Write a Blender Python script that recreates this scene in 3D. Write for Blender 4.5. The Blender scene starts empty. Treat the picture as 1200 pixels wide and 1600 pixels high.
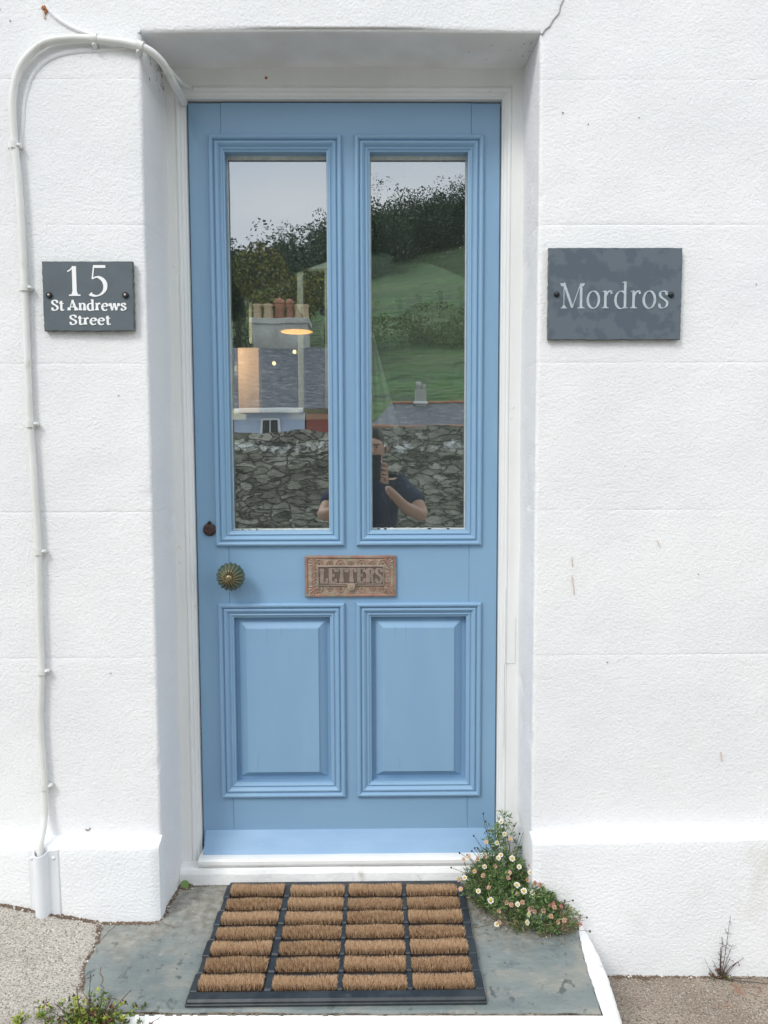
import bpy, math, random
import numpy as np
from mathutils import Vector, Matrix, Quaternion
R = math.radians
random.seed(7)
rng = np.random.default_rng(7)
scene = bpy.context.scene
COL = scene.collection

# ------------------------------------------------------------------ camera
cam_d = bpy.data.cameras.new("camera")
cam = bpy.data.objects.new("camera", cam_d)
COL.objects.link(cam)
cam_d.sensor_fit = 'VERTICAL'
cam_d.sensor_height = 36.0
cam_d.lens = 36.0 * 1156.0 / 1600.0
cam_d.clip_start = 0.005
cam_d.clip_end = 2000
PIT, YAW, ROLL = 0.07368873, 0.00965865, -0.00336098
cp, sp, cy, sy = math.cos(PIT), math.sin(PIT), math.cos(YAW), math.sin(YAW)
fwd = Vector((sy * cp, cy * cp, -sp)); rt = Vector((cy, -sy, 0)); up = rt.cross(fwd)
cr, sr = math.cos(ROLL), math.sin(ROLL)
r2 = rt * cr + up * sr; u2 = up * cr - rt * sr
cam.matrix_world = Matrix(((r2.x, u2.x, -fwd.x, 0), (r2.y, u2.y, -fwd.y, -1.80), (r2.z, u2.z, -fwd.z, 1.15), (0, 0, 0, 1)))
scene.camera = cam

# ------------------------------------------------------------------ world, sun, exposure
SUN = Vector((-0.50, -0.62, 0.78)).normalized()
elev = math.asin(SUN.z); az = math.atan2(SUN.x, SUN.y)
w = bpy.data.worlds.new("World"); scene.world = w; w.use_nodes = True
nt = w.node_tree; nd = nt.nodes; lk = nt.links
bg = nd["Background"]; bg.inputs[1].default_value = 0.10
sky = nd.new("ShaderNodeTexSky"); sky.sky_type = 'NISHITA'; sky.sun_disc = False
sky.sun_elevation = elev; sky.sun_rotation = az % (2 * math.pi)
tc = nd.new("ShaderNodeTexCoord"); mp = nd.new("ShaderNodeMapping"); mp.inputs['Scale'].default_value = (1.6, 1.6, 4.5)
cl = nd.new("ShaderNodeTexNoise"); cl.inputs['Scale'].default_value = 1.3; cl.inputs['Detail'].default_value = 6; cl.inputs['Roughness'].default_value = .55
ramp = nd.new("ShaderNodeValToRGB")
ramp.color_ramp.elements[0].position = .38; ramp.color_ramp.elements[0].color = (.78, .84, .93, 1)
ramp.color_ramp.elements[1].position = .66; ramp.color_ramp.elements[1].color = (1, 1, 1, 1)
sc_ = nd.new("ShaderNodeVectorMath"); sc_.operation = 'SCALE'; sc_.inputs['Scale'].default_value = 17.0
mixw = nd.new("ShaderNodeMixRGB"); mixw.inputs[0].default_value = .88
lk.new(tc.outputs['Generated'], mp.inputs[0]); lk.new(mp.outputs[0], cl.inputs['Vector']); lk.new(cl.outputs['Fac'], ramp.inputs[0])
lk.new(ramp.outputs[0], sc_.inputs[0]); lk.new(sky.outputs[0], mixw.inputs[1]); lk.new(sc_.outputs[0], mixw.inputs[2]); lk.new(mixw.outputs[0], bg.inputs[0])
sd = bpy.data.lights.new("sun", 'SUN'); sd.energy = 1.5; sd.angle = R(16); sd.color = (1, .96, .9)
so = bpy.data.objects.new("sun", sd); COL.objects.link(so)
so.rotation_euler = SUN.to_track_quat('Z', 'Y').to_euler(); so.location = SUN * 30
scene.view_settings.view_transform = 'Standard'; scene.view_settings.look = 'None'
scene.view_settings.exposure = 0.13; scene.view_settings.gamma = 1
scene.cycles.max_bounces = 8; scene.cycles.transparent_max_bounces = 12
scene.cycles.use_denoising = True
scene.cycles.sample_clamp_indirect = 6

# ------------------------------------------------------------------ materials
def mat(name, col, rough=.6, metal=0.0, col2=None, nscale=8.0, spread=(.4, .62), bumps=(), detail=4, spec=.5, coat=0.0, mapscale=(1, 1, 1), emit=None, layers=()):
    """bumps: (scale, strength, distance, stretch); layers: extra colours (colour, noise scale, lo, hi, stretch)"""
    m = bpy.data.materials.new(name); m.use_nodes = True
    n, l = m.node_tree.nodes, m.node_tree.links
    b = n["Principled BSDF"]
    b.inputs['Roughness'].default_value = rough; b.inputs['Metallic'].default_value = metal
    b.inputs['Specular IOR Level'].default_value = spec; b.inputs['Coat Weight'].default_value = coat
    b.inputs['Base Color'].default_value = (*col, 1)
    if emit:
        b.inputs['Emission Color'].default_value = (*emit[0], 1); b.inputs['Emission Strength'].default_value = emit[1]
    co = n.new("ShaderNodeTexCoord").outputs['Object']
    def noise(scale, stretch=(1, 1, 1), det=4, rgh=.55, off=0):
        mm = n.new("ShaderNodeMapping"); mm.inputs['Scale'].default_value = stretch; mm.inputs['Location'].default_value = (off, off * .7, off * .3)
        t = n.new("ShaderNodeTexNoise"); t.inputs['Scale'].default_value = scale; t.inputs['Detail'].default_value = det; t.inputs['Roughness'].default_value = rgh
        l.new(co, mm.inputs[0]); l.new(mm.outputs[0], t.inputs['Vector']); return t.outputs['Fac']
    cur = None
    if col2:
        r = n.new("ShaderNodeValToRGB"); r.color_ramp.elements[0].position = spread[0]; r.color_ramp.elements[1].position = spread[1]
        r.color_ramp.elements[0].color = (*col, 1); r.color_ramp.elements[1].color = (*col2, 1)
        l.new(noise(nscale, mapscale, detail), r.inputs[0]); cur = r.outputs[0]
    for i, (c, s, lo, hi, st) in enumerate(layers):
        mr = n.new("ShaderNodeMapRange"); mr.inputs['From Min'].default_value = lo; mr.inputs['From Max'].default_value = hi
        l.new(noise(s, st, 5, .6, 3.1 * (i + 1)), mr.inputs[0])
        mx = n.new("ShaderNodeMixRGB"); mx.inputs[2].default_value = (*c, 1)
        if cur: l.new(cur, mx.inputs[1])
        else: mx.inputs[1].default_value = (*col, 1)
        l.new(mr.outputs[0], mx.inputs[0]); cur = mx.outputs[0]
    if cur: l.new(cur, b.inputs['Base Color'])
    prev = None
    for (s, st, dist, stretch, *dr) in bumps:
        bn = n.new("ShaderNodeBump"); bn.inputs['Strength'].default_value = st; bn.inputs['Distance'].default_value = dist
        l.new(noise(s, stretch, *(dr or (3, .5))), bn.inputs['Height'])
        if prev: l.new(prev, bn.inputs['Normal'])
        prev = bn.outputs[0]
    if prev: l.new(prev, b.inputs['Normal'])
    return m

I1 = (1, 1, 1)
M = {}
M['wall'] = mat('masonry_paint', (.80, .81, .82), .75, col2=(.845, .852, .855), nscale=3, bumps=((155, .85, .0030, (.9, 1, 1), 5, .66), (60, .30, .0035, I1), (20, .16, .004, I1)),
                layers=(((.70, .71, .69), 2.2, .60, .85, I1), ((.5, .49, .45), 300, .735, .80, I1)), spec=.25)
M['plinth'] = mat('plinth_paint', (.82, .845, .86), .7, col2=(.87, .88, .89), nscale=3, bumps=((140, .9, .0028, (.9, 1, 1), 4, .58), (18, .25, .004, I1)),
                  layers=(((.62, .61, .55), 4, .60, .9, (1, 1, .7)),), spec=.25)
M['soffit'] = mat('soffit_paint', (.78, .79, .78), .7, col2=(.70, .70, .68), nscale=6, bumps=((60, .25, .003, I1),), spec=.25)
M['frame'] = mat('frame_paint', (.82, .83, .82), .42, col2=(.77, .78, .765), nscale=5, mapscale=(2, 2, .5), bumps=((30, .25, .002, (3, 3, .3)), (160, .12, .001, I1)), layers=(((.55, .53, .47), 25, .68, .80, I1),))
M['grime'] = mat('grime', (.28, .25, .2), .9)
M['rust'] = mat('rust', (.42, .17, .05), .9, col2=(.25, .1, .04), nscale=200)
M['brownmark'] = mat('brown_mark', (.62, .50, .42), .9)
M['darkline'] = mat('dark_line', (.22, .22, .21), .9)
M['groove'] = mat('groove_paint', (.62, .64, .65), .8)
M['blue'] = mat('blue_gloss', (.222, .376, .553), .36, col2=(.232, .395, .562), nscale=4, mapscale=(3, 3, .6), bumps=((140, .10, .0012, (1.6, 1, .12)), (16, .18, .0022, I1), (420, .10, .0006, I1)),
                layers=(((.258, .42, .58), 7, .58, .78, (2, 2, .35)), ((.175, .325, .485), 12, .66, .80, (1, 1, .4))), coat=.08)
M['bluerail'] = mat('blue_gloss_rail', (.222, .376, .553), .36, col2=(.232, .395, .562), nscale=4, mapscale=(.6, 3, 3), bumps=((140, .12, .0012, (.12, 1, 1.6)), (16, .18, .0022, I1), (420, .10, .0006, I1)),
                    layers=(((.258, .42, .58), 7, .58, .78, (.35, 2, 2)),), coat=.08)
M['blueseam'] = mat('blue_seam', (.13, .25, .40), .6)
M['bluewx'] = mat('blue_weatherboard', (.215, .365, .545), .45, col2=(.25, .40, .575), nscale=9, mapscale=(.5, 1, 2), bumps=((200, .2, .0008, I1), (14, .2, .002, I1)), layers=(((.35, .45, .58), 40, .66, .75, (1, 1, 2)), ((.16, .2, .22), 60, .73, .77, (1, 1, 2))))
M['putty'] = mat('putty', (.70, .72, .66), .6, col2=(.6, .62, .55), nscale=60, bumps=((120, .4, .002, I1),))
M['cable'] = mat('cable_paint', (.68, .69, .66), .42, col2=(.74, .75, .73), nscale=14, bumps=((60, .3, .0015, (1, 1, .3)),), layers=(((.48, .46, .40), 18, .60, .76, (1, 1, .5)),))
M['pvc'] = mat('white_pvc', (.74, .77, .80), .4, col2=(.79, .81, .83), nscale=10, bumps=((30, .15, .002, (1, 1, .4)),))
M['slateL'] = mat('plaque_slate', (.080, .103, .118), .5, col2=(.096, .121, .138), nscale=14, bumps=((70, .15, .001, I1),), layers=(((.2, .24, .2), 40, .70, .78, I1),))
M['slateR'] = mat('plaque_slate_mottled', (.108, .134, .162), .5, col2=(.080, .104, .134), nscale=26, spread=(.47, .54), detail=12, bumps=((60, .12, .001, I1),))
M['sedge'] = mat('slate_edge', (.075, .09, .085), .8, col2=(.15, .17, .14), nscale=60, bumps=((90, .5, .002, I1),))
M['white_letter'] = mat('white_letter', (.85, .86, .86), .5)
M['grey_letter'] = mat('grey_letter', (.46, .53, .56), .6, col2=(.38, .45, .49), nscale=120)
M['screw'] = mat('screw_black', (.03, .035, .04), .35, metal=.6)
M['screwpin'] = mat('screw_pin', (.4, .35, .32), .4, metal=.8)
M['copper'] = mat('old_copper', (.42, .235, .18), .42, metal=.3, col2=(.28, .17, .135), nscale=40, bumps=((300, .3, .0006, I1),), layers=(((.30, .30, .23), 55, .5, .68, I1),))
M['verdi'] = mat('plate_ground', (.38, .30, .22), .6, metal=.1, col2=(.26, .19, .145), nscale=70, bumps=((400, .5, .0006, I1),), layers=(((.30, .36, .28), 45, .55, .7, I1),))
M['copperdark'] = mat('flap_ground', (.17, .14, .12), .5, metal=.5, col2=(.19, .13, .11), nscale=45, bumps=((300, .3, .0005, I1),))
M['copperletter'] = mat('flap_letter', (.38, .29, .25), .38, metal=.3, col2=(.27, .23, .19), nscale=60)
M['bronze'] = mat('knob_bronze', (.15, .15, .095), .38, metal=.5, col2=(.08, .14, .10), nscale=45)
M['bronzegreen'] = mat('knob_patina', (.12, .27, .21), .6, metal=.1, col2=(.10, .13, .09), nscale=60, spread=(.4, .6))
M['brass'] = mat('knob_brass', (.27, .22, .12), .35, metal=.8)
M['iron'] = mat('rusty_iron', (.10, .055, .045), .5, metal=.4, col2=(.05, .035, .035), nscale=120)
M['rubber'] = mat('rubber', (.018, .024, .030), .42, col2=(.034, .042, .05), nscale=25, bumps=((50, .3, .002, I1), (300, .2, .0006, I1)), layers=(((.12, .12, .11), 30, .66, .85, I1),))
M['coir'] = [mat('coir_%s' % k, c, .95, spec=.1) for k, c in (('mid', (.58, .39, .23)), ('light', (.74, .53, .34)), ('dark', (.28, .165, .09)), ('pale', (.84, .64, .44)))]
M['coircore'] = mat('coir_core', (.06, .035, .02), 1.0)
M['slab'] = mat('step_slate', (.150, .180, .180), .62, col2=(.215, .245, .235), nscale=5, detail=8, bumps=((9, .6, .012, I1), (40, .5, .005, (1, 1.8, 1)), (300, .3, .0006, I1)),
                layers=(((.29, .285, .245), 5.0, .50, .66, (1, 1.8, 1)), ((.36, .345, .30), 17, .64, .78, (1, 1.6, 1)), ((.10, .12, .115), 26, .60, .66, (1.4, 1, 1)), ((.09, .125, .14), 9, .58, .72, (1.5, 1, 1)), ((.60, .59, .55), 34, .715, .745, I1), ((.10, .13, .14), 11, .66, .74, I1), ((.32, .37, .37), 200, .64, .72, I1)))
def add_dust(m):
    n, l = m.node_tree.nodes, m.node_tree.links; b = n["Principled BSDF"]; src = b.inputs['Base Color'].links[0].from_socket
    co = n.new("ShaderNodeTexCoord").outputs['Object']; sx = n.new("ShaderNodeSeparateXYZ"); l.new(co, sx.inputs[0])
    t = n.new("ShaderNodeTexNoise"); t.inputs['Scale'].default_value = 8; t.inputs['Detail'].default_value = 9; t.inputs['Roughness'].default_value = .72; l.new(co, t.inputs['Vector'])
    m1 = n.new("ShaderNodeMath"); m1.operation = 'MULTIPLY_ADD'; l.new(sx.outputs['Y'], m1.inputs[0]); m1.inputs[1].default_value = 1.5; l.new(t.outputs['Fac'], m1.inputs[2])
    r = n.new("ShaderNodeMapRange"); r.inputs[1].default_value = .24; r.inputs[2].default_value = .52; r.inputs[4].default_value = .92; l.new(m1.outputs[0], r.inputs[0])
    t2 = n.new("ShaderNodeTexNoise"); t2.inputs['Scale'].default_value = 45; t2.inputs['Detail'].default_value = 6; l.new(co, t2.inputs['Vector'])
    c = n.new("ShaderNodeValToRGB"); c.color_ramp.elements[0].position = .38; c.color_ramp.elements[0].color = (.21, .19, .155, 1); c.color_ramp.elements[1].position = .64; c.color_ramp.elements[1].color = (.36, .345, .30, 1); l.new(t2.outputs['Fac'], c.inputs[0])
    mx = n.new("ShaderNodeMixRGB"); l.new(r.outputs[0], mx.inputs[0]); l.new(src, mx.inputs[1]); l.new(c.outputs[0], mx.inputs[2]); l.new(mx.outputs[0], b.inputs['Base Color'])
add_dust(M['slab'])
M['render'] = mat('step_paint', (.80, .81, .80), .7, col2=(.86, .865, .86), nscale=8, bumps=((70, .5, .004, I1), (12, .4, .006, I1)), layers=(((.52, .48, .40), 22, .64, .78, (1, 1, .6)), ((.25, .22, .18), 60, .72, .76, I1)))
M['mortar'] = mat('old_mortar', (.26, .22, .17), .95, col2=(.12, .10, .075), nscale=60, bumps=((80, .9, .008, I1),))
M['paveL'] = mat('pavement_aggregate', (.44, .405, .35), .9, col2=(.52, .485, .425), nscale=70, bumps=((200, 1.0, .004, I1), (420, .6, .0014, I1), (14, .3, .006, I1)),
                 layers=(((.22, .19, .16), 215, .50, .60, I1), ((.70, .68, .63), 240, .57, .64, I1), ((.25, .22, .19), 5, .52, .74, (.6, 1.2, 1)), ((.09, .08, .07), 260, .66, .72, I1)))
M['paveR'] = mat('pavement_tarmac', (.25, .205, .16), .95, col2=(.31, .26, .205), nscale=7, bumps=((170, .9, .0035, I1), (400, .5, .0012, I1)),
                 layers=(((.12, .095, .075), 215, .50, .60, I1), ((.50, .46, .40), 240, .57, .64, I1), ((.25, .12, .07), 9, .60, .72, I1)))
M['road'] = mat('road_concrete', (.34, .335, .32), .9, col2=(.40, .39, .37), nscale=3)
M['dirt'] = mat('dirt', (.11, .075, .05), 1.0, col2=(.2, .15, .11), nscale=120)
M['grit'] = mat('grit', (.6, .58, .54), .9)
M['leaf'] = [mat('fleabane_leaf_%s' % k, c, .55) for k, c in (('mid', (.105, .19, .055)), ('light', (.20, .30, .10)), ('dark', (.045, .10, .035)), ('dry', (.27, .21, .11)))]
M['sedum'] = [mat('sedum_leaf_%s' % k, c, .5) for k, c in (('lime', (.34, .40, .06)), ('green', (.15, .24, .06)), ('dull', (.09, .12, .04)), ('red', (.17, .07, .045)))]
M['stem'] = mat('stem_green', (.10, .11, .05), .7)
M['stemred'] = mat('stem_red', (.085, .055, .045), .7)
M['seed'] = mat('seed_head', (.035, .022, .022), .8)
M['petalw'] = mat('petal_white', (.84, .81, .74), .6)
M['petalp'] = mat('petal_pink', (.74, .46, .44), .6)
M['petalo'] = mat('petal_spent', (.66, .42, .31), .8)
M['petald'] = mat('petal_deep_pink', (.48, .13, .14), .7)
M['yolk'] = mat('flower_centre', (.50, .38, .06), .8)
M['yolkd'] = mat('flower_centre_spent', (.28, .18, .09), .8)
M['skin'] = mat('skin', (.42, .25, .18), .5)
M['shirt'] = mat('navy_cotton', (.022, .032, .07), .9)
M['jeans'] = mat('dark_denim', (.03, .04, .07), .9)
M['hair'] = mat('dark_hair', (.018, .013, .01), .6)
M['phone'] = mat('phone_black', (.03, .032, .036), .3)
M['shoe'] = mat('shoe_grey', (.12, .12, .12), .7)
M['stone'] = mat('rubble_stone', (.22, .22, .18), .9, col2=(.36, .35, .30), nscale=7, mapscale=(1, 1, 2.2), spread=(.42, .58), bumps=((14, .5, .03, I1), (40, .6, .02, I1)),
                 layers=(((.06, .06, .05), 10, .56, .60, (.8, 1, 2.4)), ((.09, .12, .05), 2.5, .62, .75, I1)))
def add_lime(m):
    n, l = m.node_tree.nodes, m.node_tree.links; b = n["Principled BSDF"]; src = b.inputs['Base Color'].links[0].from_socket
    co = n.new("ShaderNodeTexCoord").outputs['Object']; sx = n.new("ShaderNodeSeparateXYZ"); l.new(co, sx.inputs[0])
    t = n.new("ShaderNodeTexNoise"); t.inputs['Scale'].default_value = 9; t.inputs['Detail'].default_value = 9; t.inputs['Roughness'].default_value = .8; l.new(co, t.inputs['Vector'])
    d = n.new("ShaderNodeMath"); d.operation = 'SUBTRACT'; l.new(sx.outputs['Z'], d.inputs[0]); d.inputs[1].default_value = 1.255
    a_ = n.new("ShaderNodeMath"); a_.operation = 'ABSOLUTE'; l.new(d.outputs[0], a_.inputs[0])
    m1 = n.new("ShaderNodeMath"); m1.operation = 'MULTIPLY_ADD'; l.new(a_.outputs[0], m1.inputs[0]); m1.inputs[1].default_value = -1.5; l.new(t.outputs['Fac'], m1.inputs[2])
    r = n.new("ShaderNodeMapRange"); r.inputs[1].default_value = .45; r.inputs[2].default_value = .54; l.new(m1.outputs[0], r.inputs[0])
    mx = n.new("ShaderNodeMixRGB"); l.new(r.outputs[0], mx.inputs[0]); l.new(src, mx.inputs[1]); mx.inputs[2].default_value = (.85, .86, .85, 1); l.new(mx.outputs[0], b.inputs['Base Color'])
M['limewash'] = mat('limewash_patch', (.72, .73, .72), .9, col2=(.5, .5, .47), nscale=14, bumps=((20, .6, .02, I1),))
def add_stones(m):
    n, l = m.node_tree.nodes, m.node_tree.links; b = n["Principled BSDF"]; src = b.inputs['Base Color'].links[0].from_socket
    co = n.new("ShaderNodeTexCoord").outputs['Object']; mm = n.new("ShaderNodeMapping"); mm.inputs['Scale'].default_value = (1, .3, 2.3); l.new(co, mm.inputs[0])
    ns = n.new("ShaderNodeTexNoise"); ns.inputs['Scale'].default_value = 5; l.new(mm.outputs[0], ns.inputs['Vector']); ad = n.new("ShaderNodeMixRGB"); ad.inputs[0].default_value = .22; l.new(mm.outputs[0], ad.inputs[1]); l.new(ns.outputs['Color'], ad.inputs[2])
    v = n.new("ShaderNodeTexVoronoi"); v.inputs['Scale'].default_value = 8.5; l.new(ad.outputs[0], v.inputs['Vector'])
    e = n.new("ShaderNodeTexVoronoi"); e.feature = 'DISTANCE_TO_EDGE'; e.inputs['Scale'].default_value = 8.5; l.new(ad.outputs[0], e.inputs['Vector'])
    hs = n.new("ShaderNodeSeparateXYZ"); l.new(v.outputs['Color'], hs.inputs[0]); r = n.new("ShaderNodeMapRange"); r.inputs[3].default_value = .6; r.inputs[4].default_value = 1.4; l.new(hs.outputs[0], r.inputs[0])
    sc = n.new("ShaderNodeVectorMath"); sc.operation = 'SCALE'; l.new(src, sc.inputs[0]); l.new(r.outputs[0], sc.inputs['Scale'])
    er = n.new("ShaderNodeMapRange"); er.inputs[1].default_value = .0; er.inputs[2].default_value = .09; l.new(e.outputs['Distance'], er.inputs[0])
    mx = n.new("ShaderNodeMixRGB"); mx.inputs[1].default_value = (.13, .13, .105, 1); l.new(er.outputs[0], mx.inputs[0]); l.new(sc.outputs[0], mx.inputs[2]); l.new(mx.outputs[0], b.inputs['Base Color'])
    old = b.inputs['Normal'].links[0].from_socket; bp = n.new("ShaderNodeBump"); bp.inputs['Strength'].default_value = .8; bp.inputs['Distance'].default_value = .05; l.new(er.outputs[0], bp.inputs['Height']); l.new(old, bp.inputs['Normal']); l.new(bp.outputs[0], b.inputs['Normal'])
add_stones(M['stone']); add_lime(M['stone'])
M['rslate'] = mat('roof_slate', (.10, .11, .14), .6, col2=(.17, .18, .21), nscale=6, mapscale=(1, 1, 5), bumps=((5, .9, .10, (.8, 1, 9)),), layers=(((.30, .31, .33), 3, .56, .66, (1, 1, 4)), ((.05, .055, .07), 8, .55, .62, (1, 1, 5))))
M['paleblue'] = mat('pale_blue_render', (.42, .50, .66), .8, col2=(.48, .55, .68), nscale=2)
M['pinkrender'] = mat('pink_render', (.50, .36, .33), .8)
M['chim'] = mat('chimney_render', (.50, .50, .47), .85, col2=(.34, .34, .31), nscale=2, bumps=((6, .4, .04, I1),))
M['pot'] = mat('clay_pot', (.42, .20, .11), .8, col2=(.30, .12, .08), nscale=4)
M['potbuff'] = mat('buff_pot', (.50, .38, .24), .8)
M['brick'] = mat('red_brick', (.28, .08, .06), .85)
M['hwhite'] = mat('white_joinery', (.75, .76, .76), .5)
M['hglass'] = mat('dark_window', (.015, .018, .02), .15)
M['grassf'] = mat('hill_grass', (.034, .092, .020), .95, col2=(.060, .135, .032), nscale=.12, detail=9, bumps=((.8, 1, 1.5, I1),), layers=(((.035, .065, .03), .4, .50, .62, I1), ((.085, .115, .035), .16, .45, .75, I1), ((.08, .11, .04), 1.4, .56, .68, I1)))
M['tleaf'] = [mat('tree_leaf_%s' % k, c, .7) for k, c in (('mid', (.035, .085, .035)), ('dark', (.02, .055, .028)), ('light', (.055, .12, .04)))]
M['yleaf'] = [mat('bush_leaf_%s' % k, c, .7) for k, c in (('gold', (.24, .23, .035)), ('olive', (.14, .15, .03)), ('green', (.05, .085, .025)))]
M['bleaf'] = [mat('field_bush_%s' % k, c, .7) for k, c in (('a', (.10, .145, .035)), ('b', (.07, .115, .03)), ('c', (.14, .18, .045)))]
M['bark'] = mat('bark', (.09, .07, .05), .9)
M['hallwhite'] = mat('hall_white', (.5, .52, .5), .9)
M['ifloor'] = mat('hall_floor', (.45, .36, .26), .6)
M['ijamb'] = mat('hall_jamb', (.26, .31, .27), .7)
M['iwall'] = mat('interior_paint', (.24, .29, .23), .8)
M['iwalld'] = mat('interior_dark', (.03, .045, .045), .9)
M['ijoin'] = mat('interior_joinery', (.72, .82, .80), .6)
M['pine'] = mat('pine_post', (.75, .48, .28), .6)
M['curtain'] = mat('curtain_cloth', (.88, .90, .87), .9)
M['lampshade'] = mat('lamp_shade', (.25, .2, .12), .6)
M['lampglow'] = mat('lamp_glow', (1, .6, .25), .5, emit=((1, .42, .07), 2.6))
M['spark'] = mat('small_bulb', (1, .8, .5), .5, emit=((1, .72, .30), 5.0))
M['hook'] = mat('hook_iron', (.012, .012, .012), .5)

def glass_mat():
    m = bpy.data.materials.new('window_glass'); m.use_nodes = True
    n, l = m.node_tree.nodes, m.node_tree.links
    n.remove(n["Principled BSDF"]); out = n["Material Output"]
    tr = n.new("ShaderNodeBsdfTransparent"); tr.inputs[0].default_value = (.86, .93, .90, 1)
    gl = n.new("ShaderNodeBsdfGlossy"); gl.inputs['Roughness'].default_value = 0.0; gl.inputs[0].default_value = (.93, .98, 1, 1)
    mx = n.new("ShaderNodeMixShader")
    lw = n.new("ShaderNodeFresnel"); lw.inputs[0].default_value = 3.9
    co = n.new("ShaderNodeTexCoord"); mp_ = n.new("ShaderNodeMapping"); mp_.inputs['Scale'].default_value = (1, 1, .35)
    ns = n.new("ShaderNodeTexNoise"); ns.inputs['Scale'].default_value = 9; ns.inputs['Detail'].default_value = 1
    bu = n.new("ShaderNodeBump"); bu.inputs['Strength'].default_value = .25; bu.inputs['Distance'].default_value = .0012
    l.new(co.outputs['Object'], mp_.inputs[0]); l.new(mp_.outputs[0], ns.inputs['Vector']); l.new(ns.outputs['Fac'], bu.inputs['Height']); l.new(bu.outputs[0], gl.inputs['Normal'])
    l.new(lw.outputs[0], mx.inputs[0]); l.new(tr.outputs[0], mx.inputs[1]); l.new(gl.outputs[0], mx.inputs[2])
    # dust film and specks on the pane
    df = n.new("ShaderNodeBsdfDiffuse"); df.inputs[0].default_value = (.75, .78, .76, 1)
    sp_ = n.new("ShaderNodeTexNoise"); sp_.inputs['Scale'].default_value = 260; sp_.inputs['Detail'].default_value = 1
    mr = n.new("ShaderNodeMapRange"); mr.inputs[1].default_value = .745; mr.inputs[2].default_value = .80; mr.inputs[3].default_value = .025; mr.inputs[4].default_value = .55
    l.new(co.outputs['Object'], sp_.inputs['Vector']); l.new(sp_.outputs['Fac'], mr.inputs[0])
    m2 = n.new("ShaderNodeMixShader"); l.new(mr.outputs[0], m2.inputs[0]); l.new(mx.outputs[0], m2.inputs[1]); l.new(df.outputs[0], m2.inputs[2])
    l.new(m2.outputs[0], out.inputs[0]); return m
M['glass'] = glass_mat()

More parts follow.
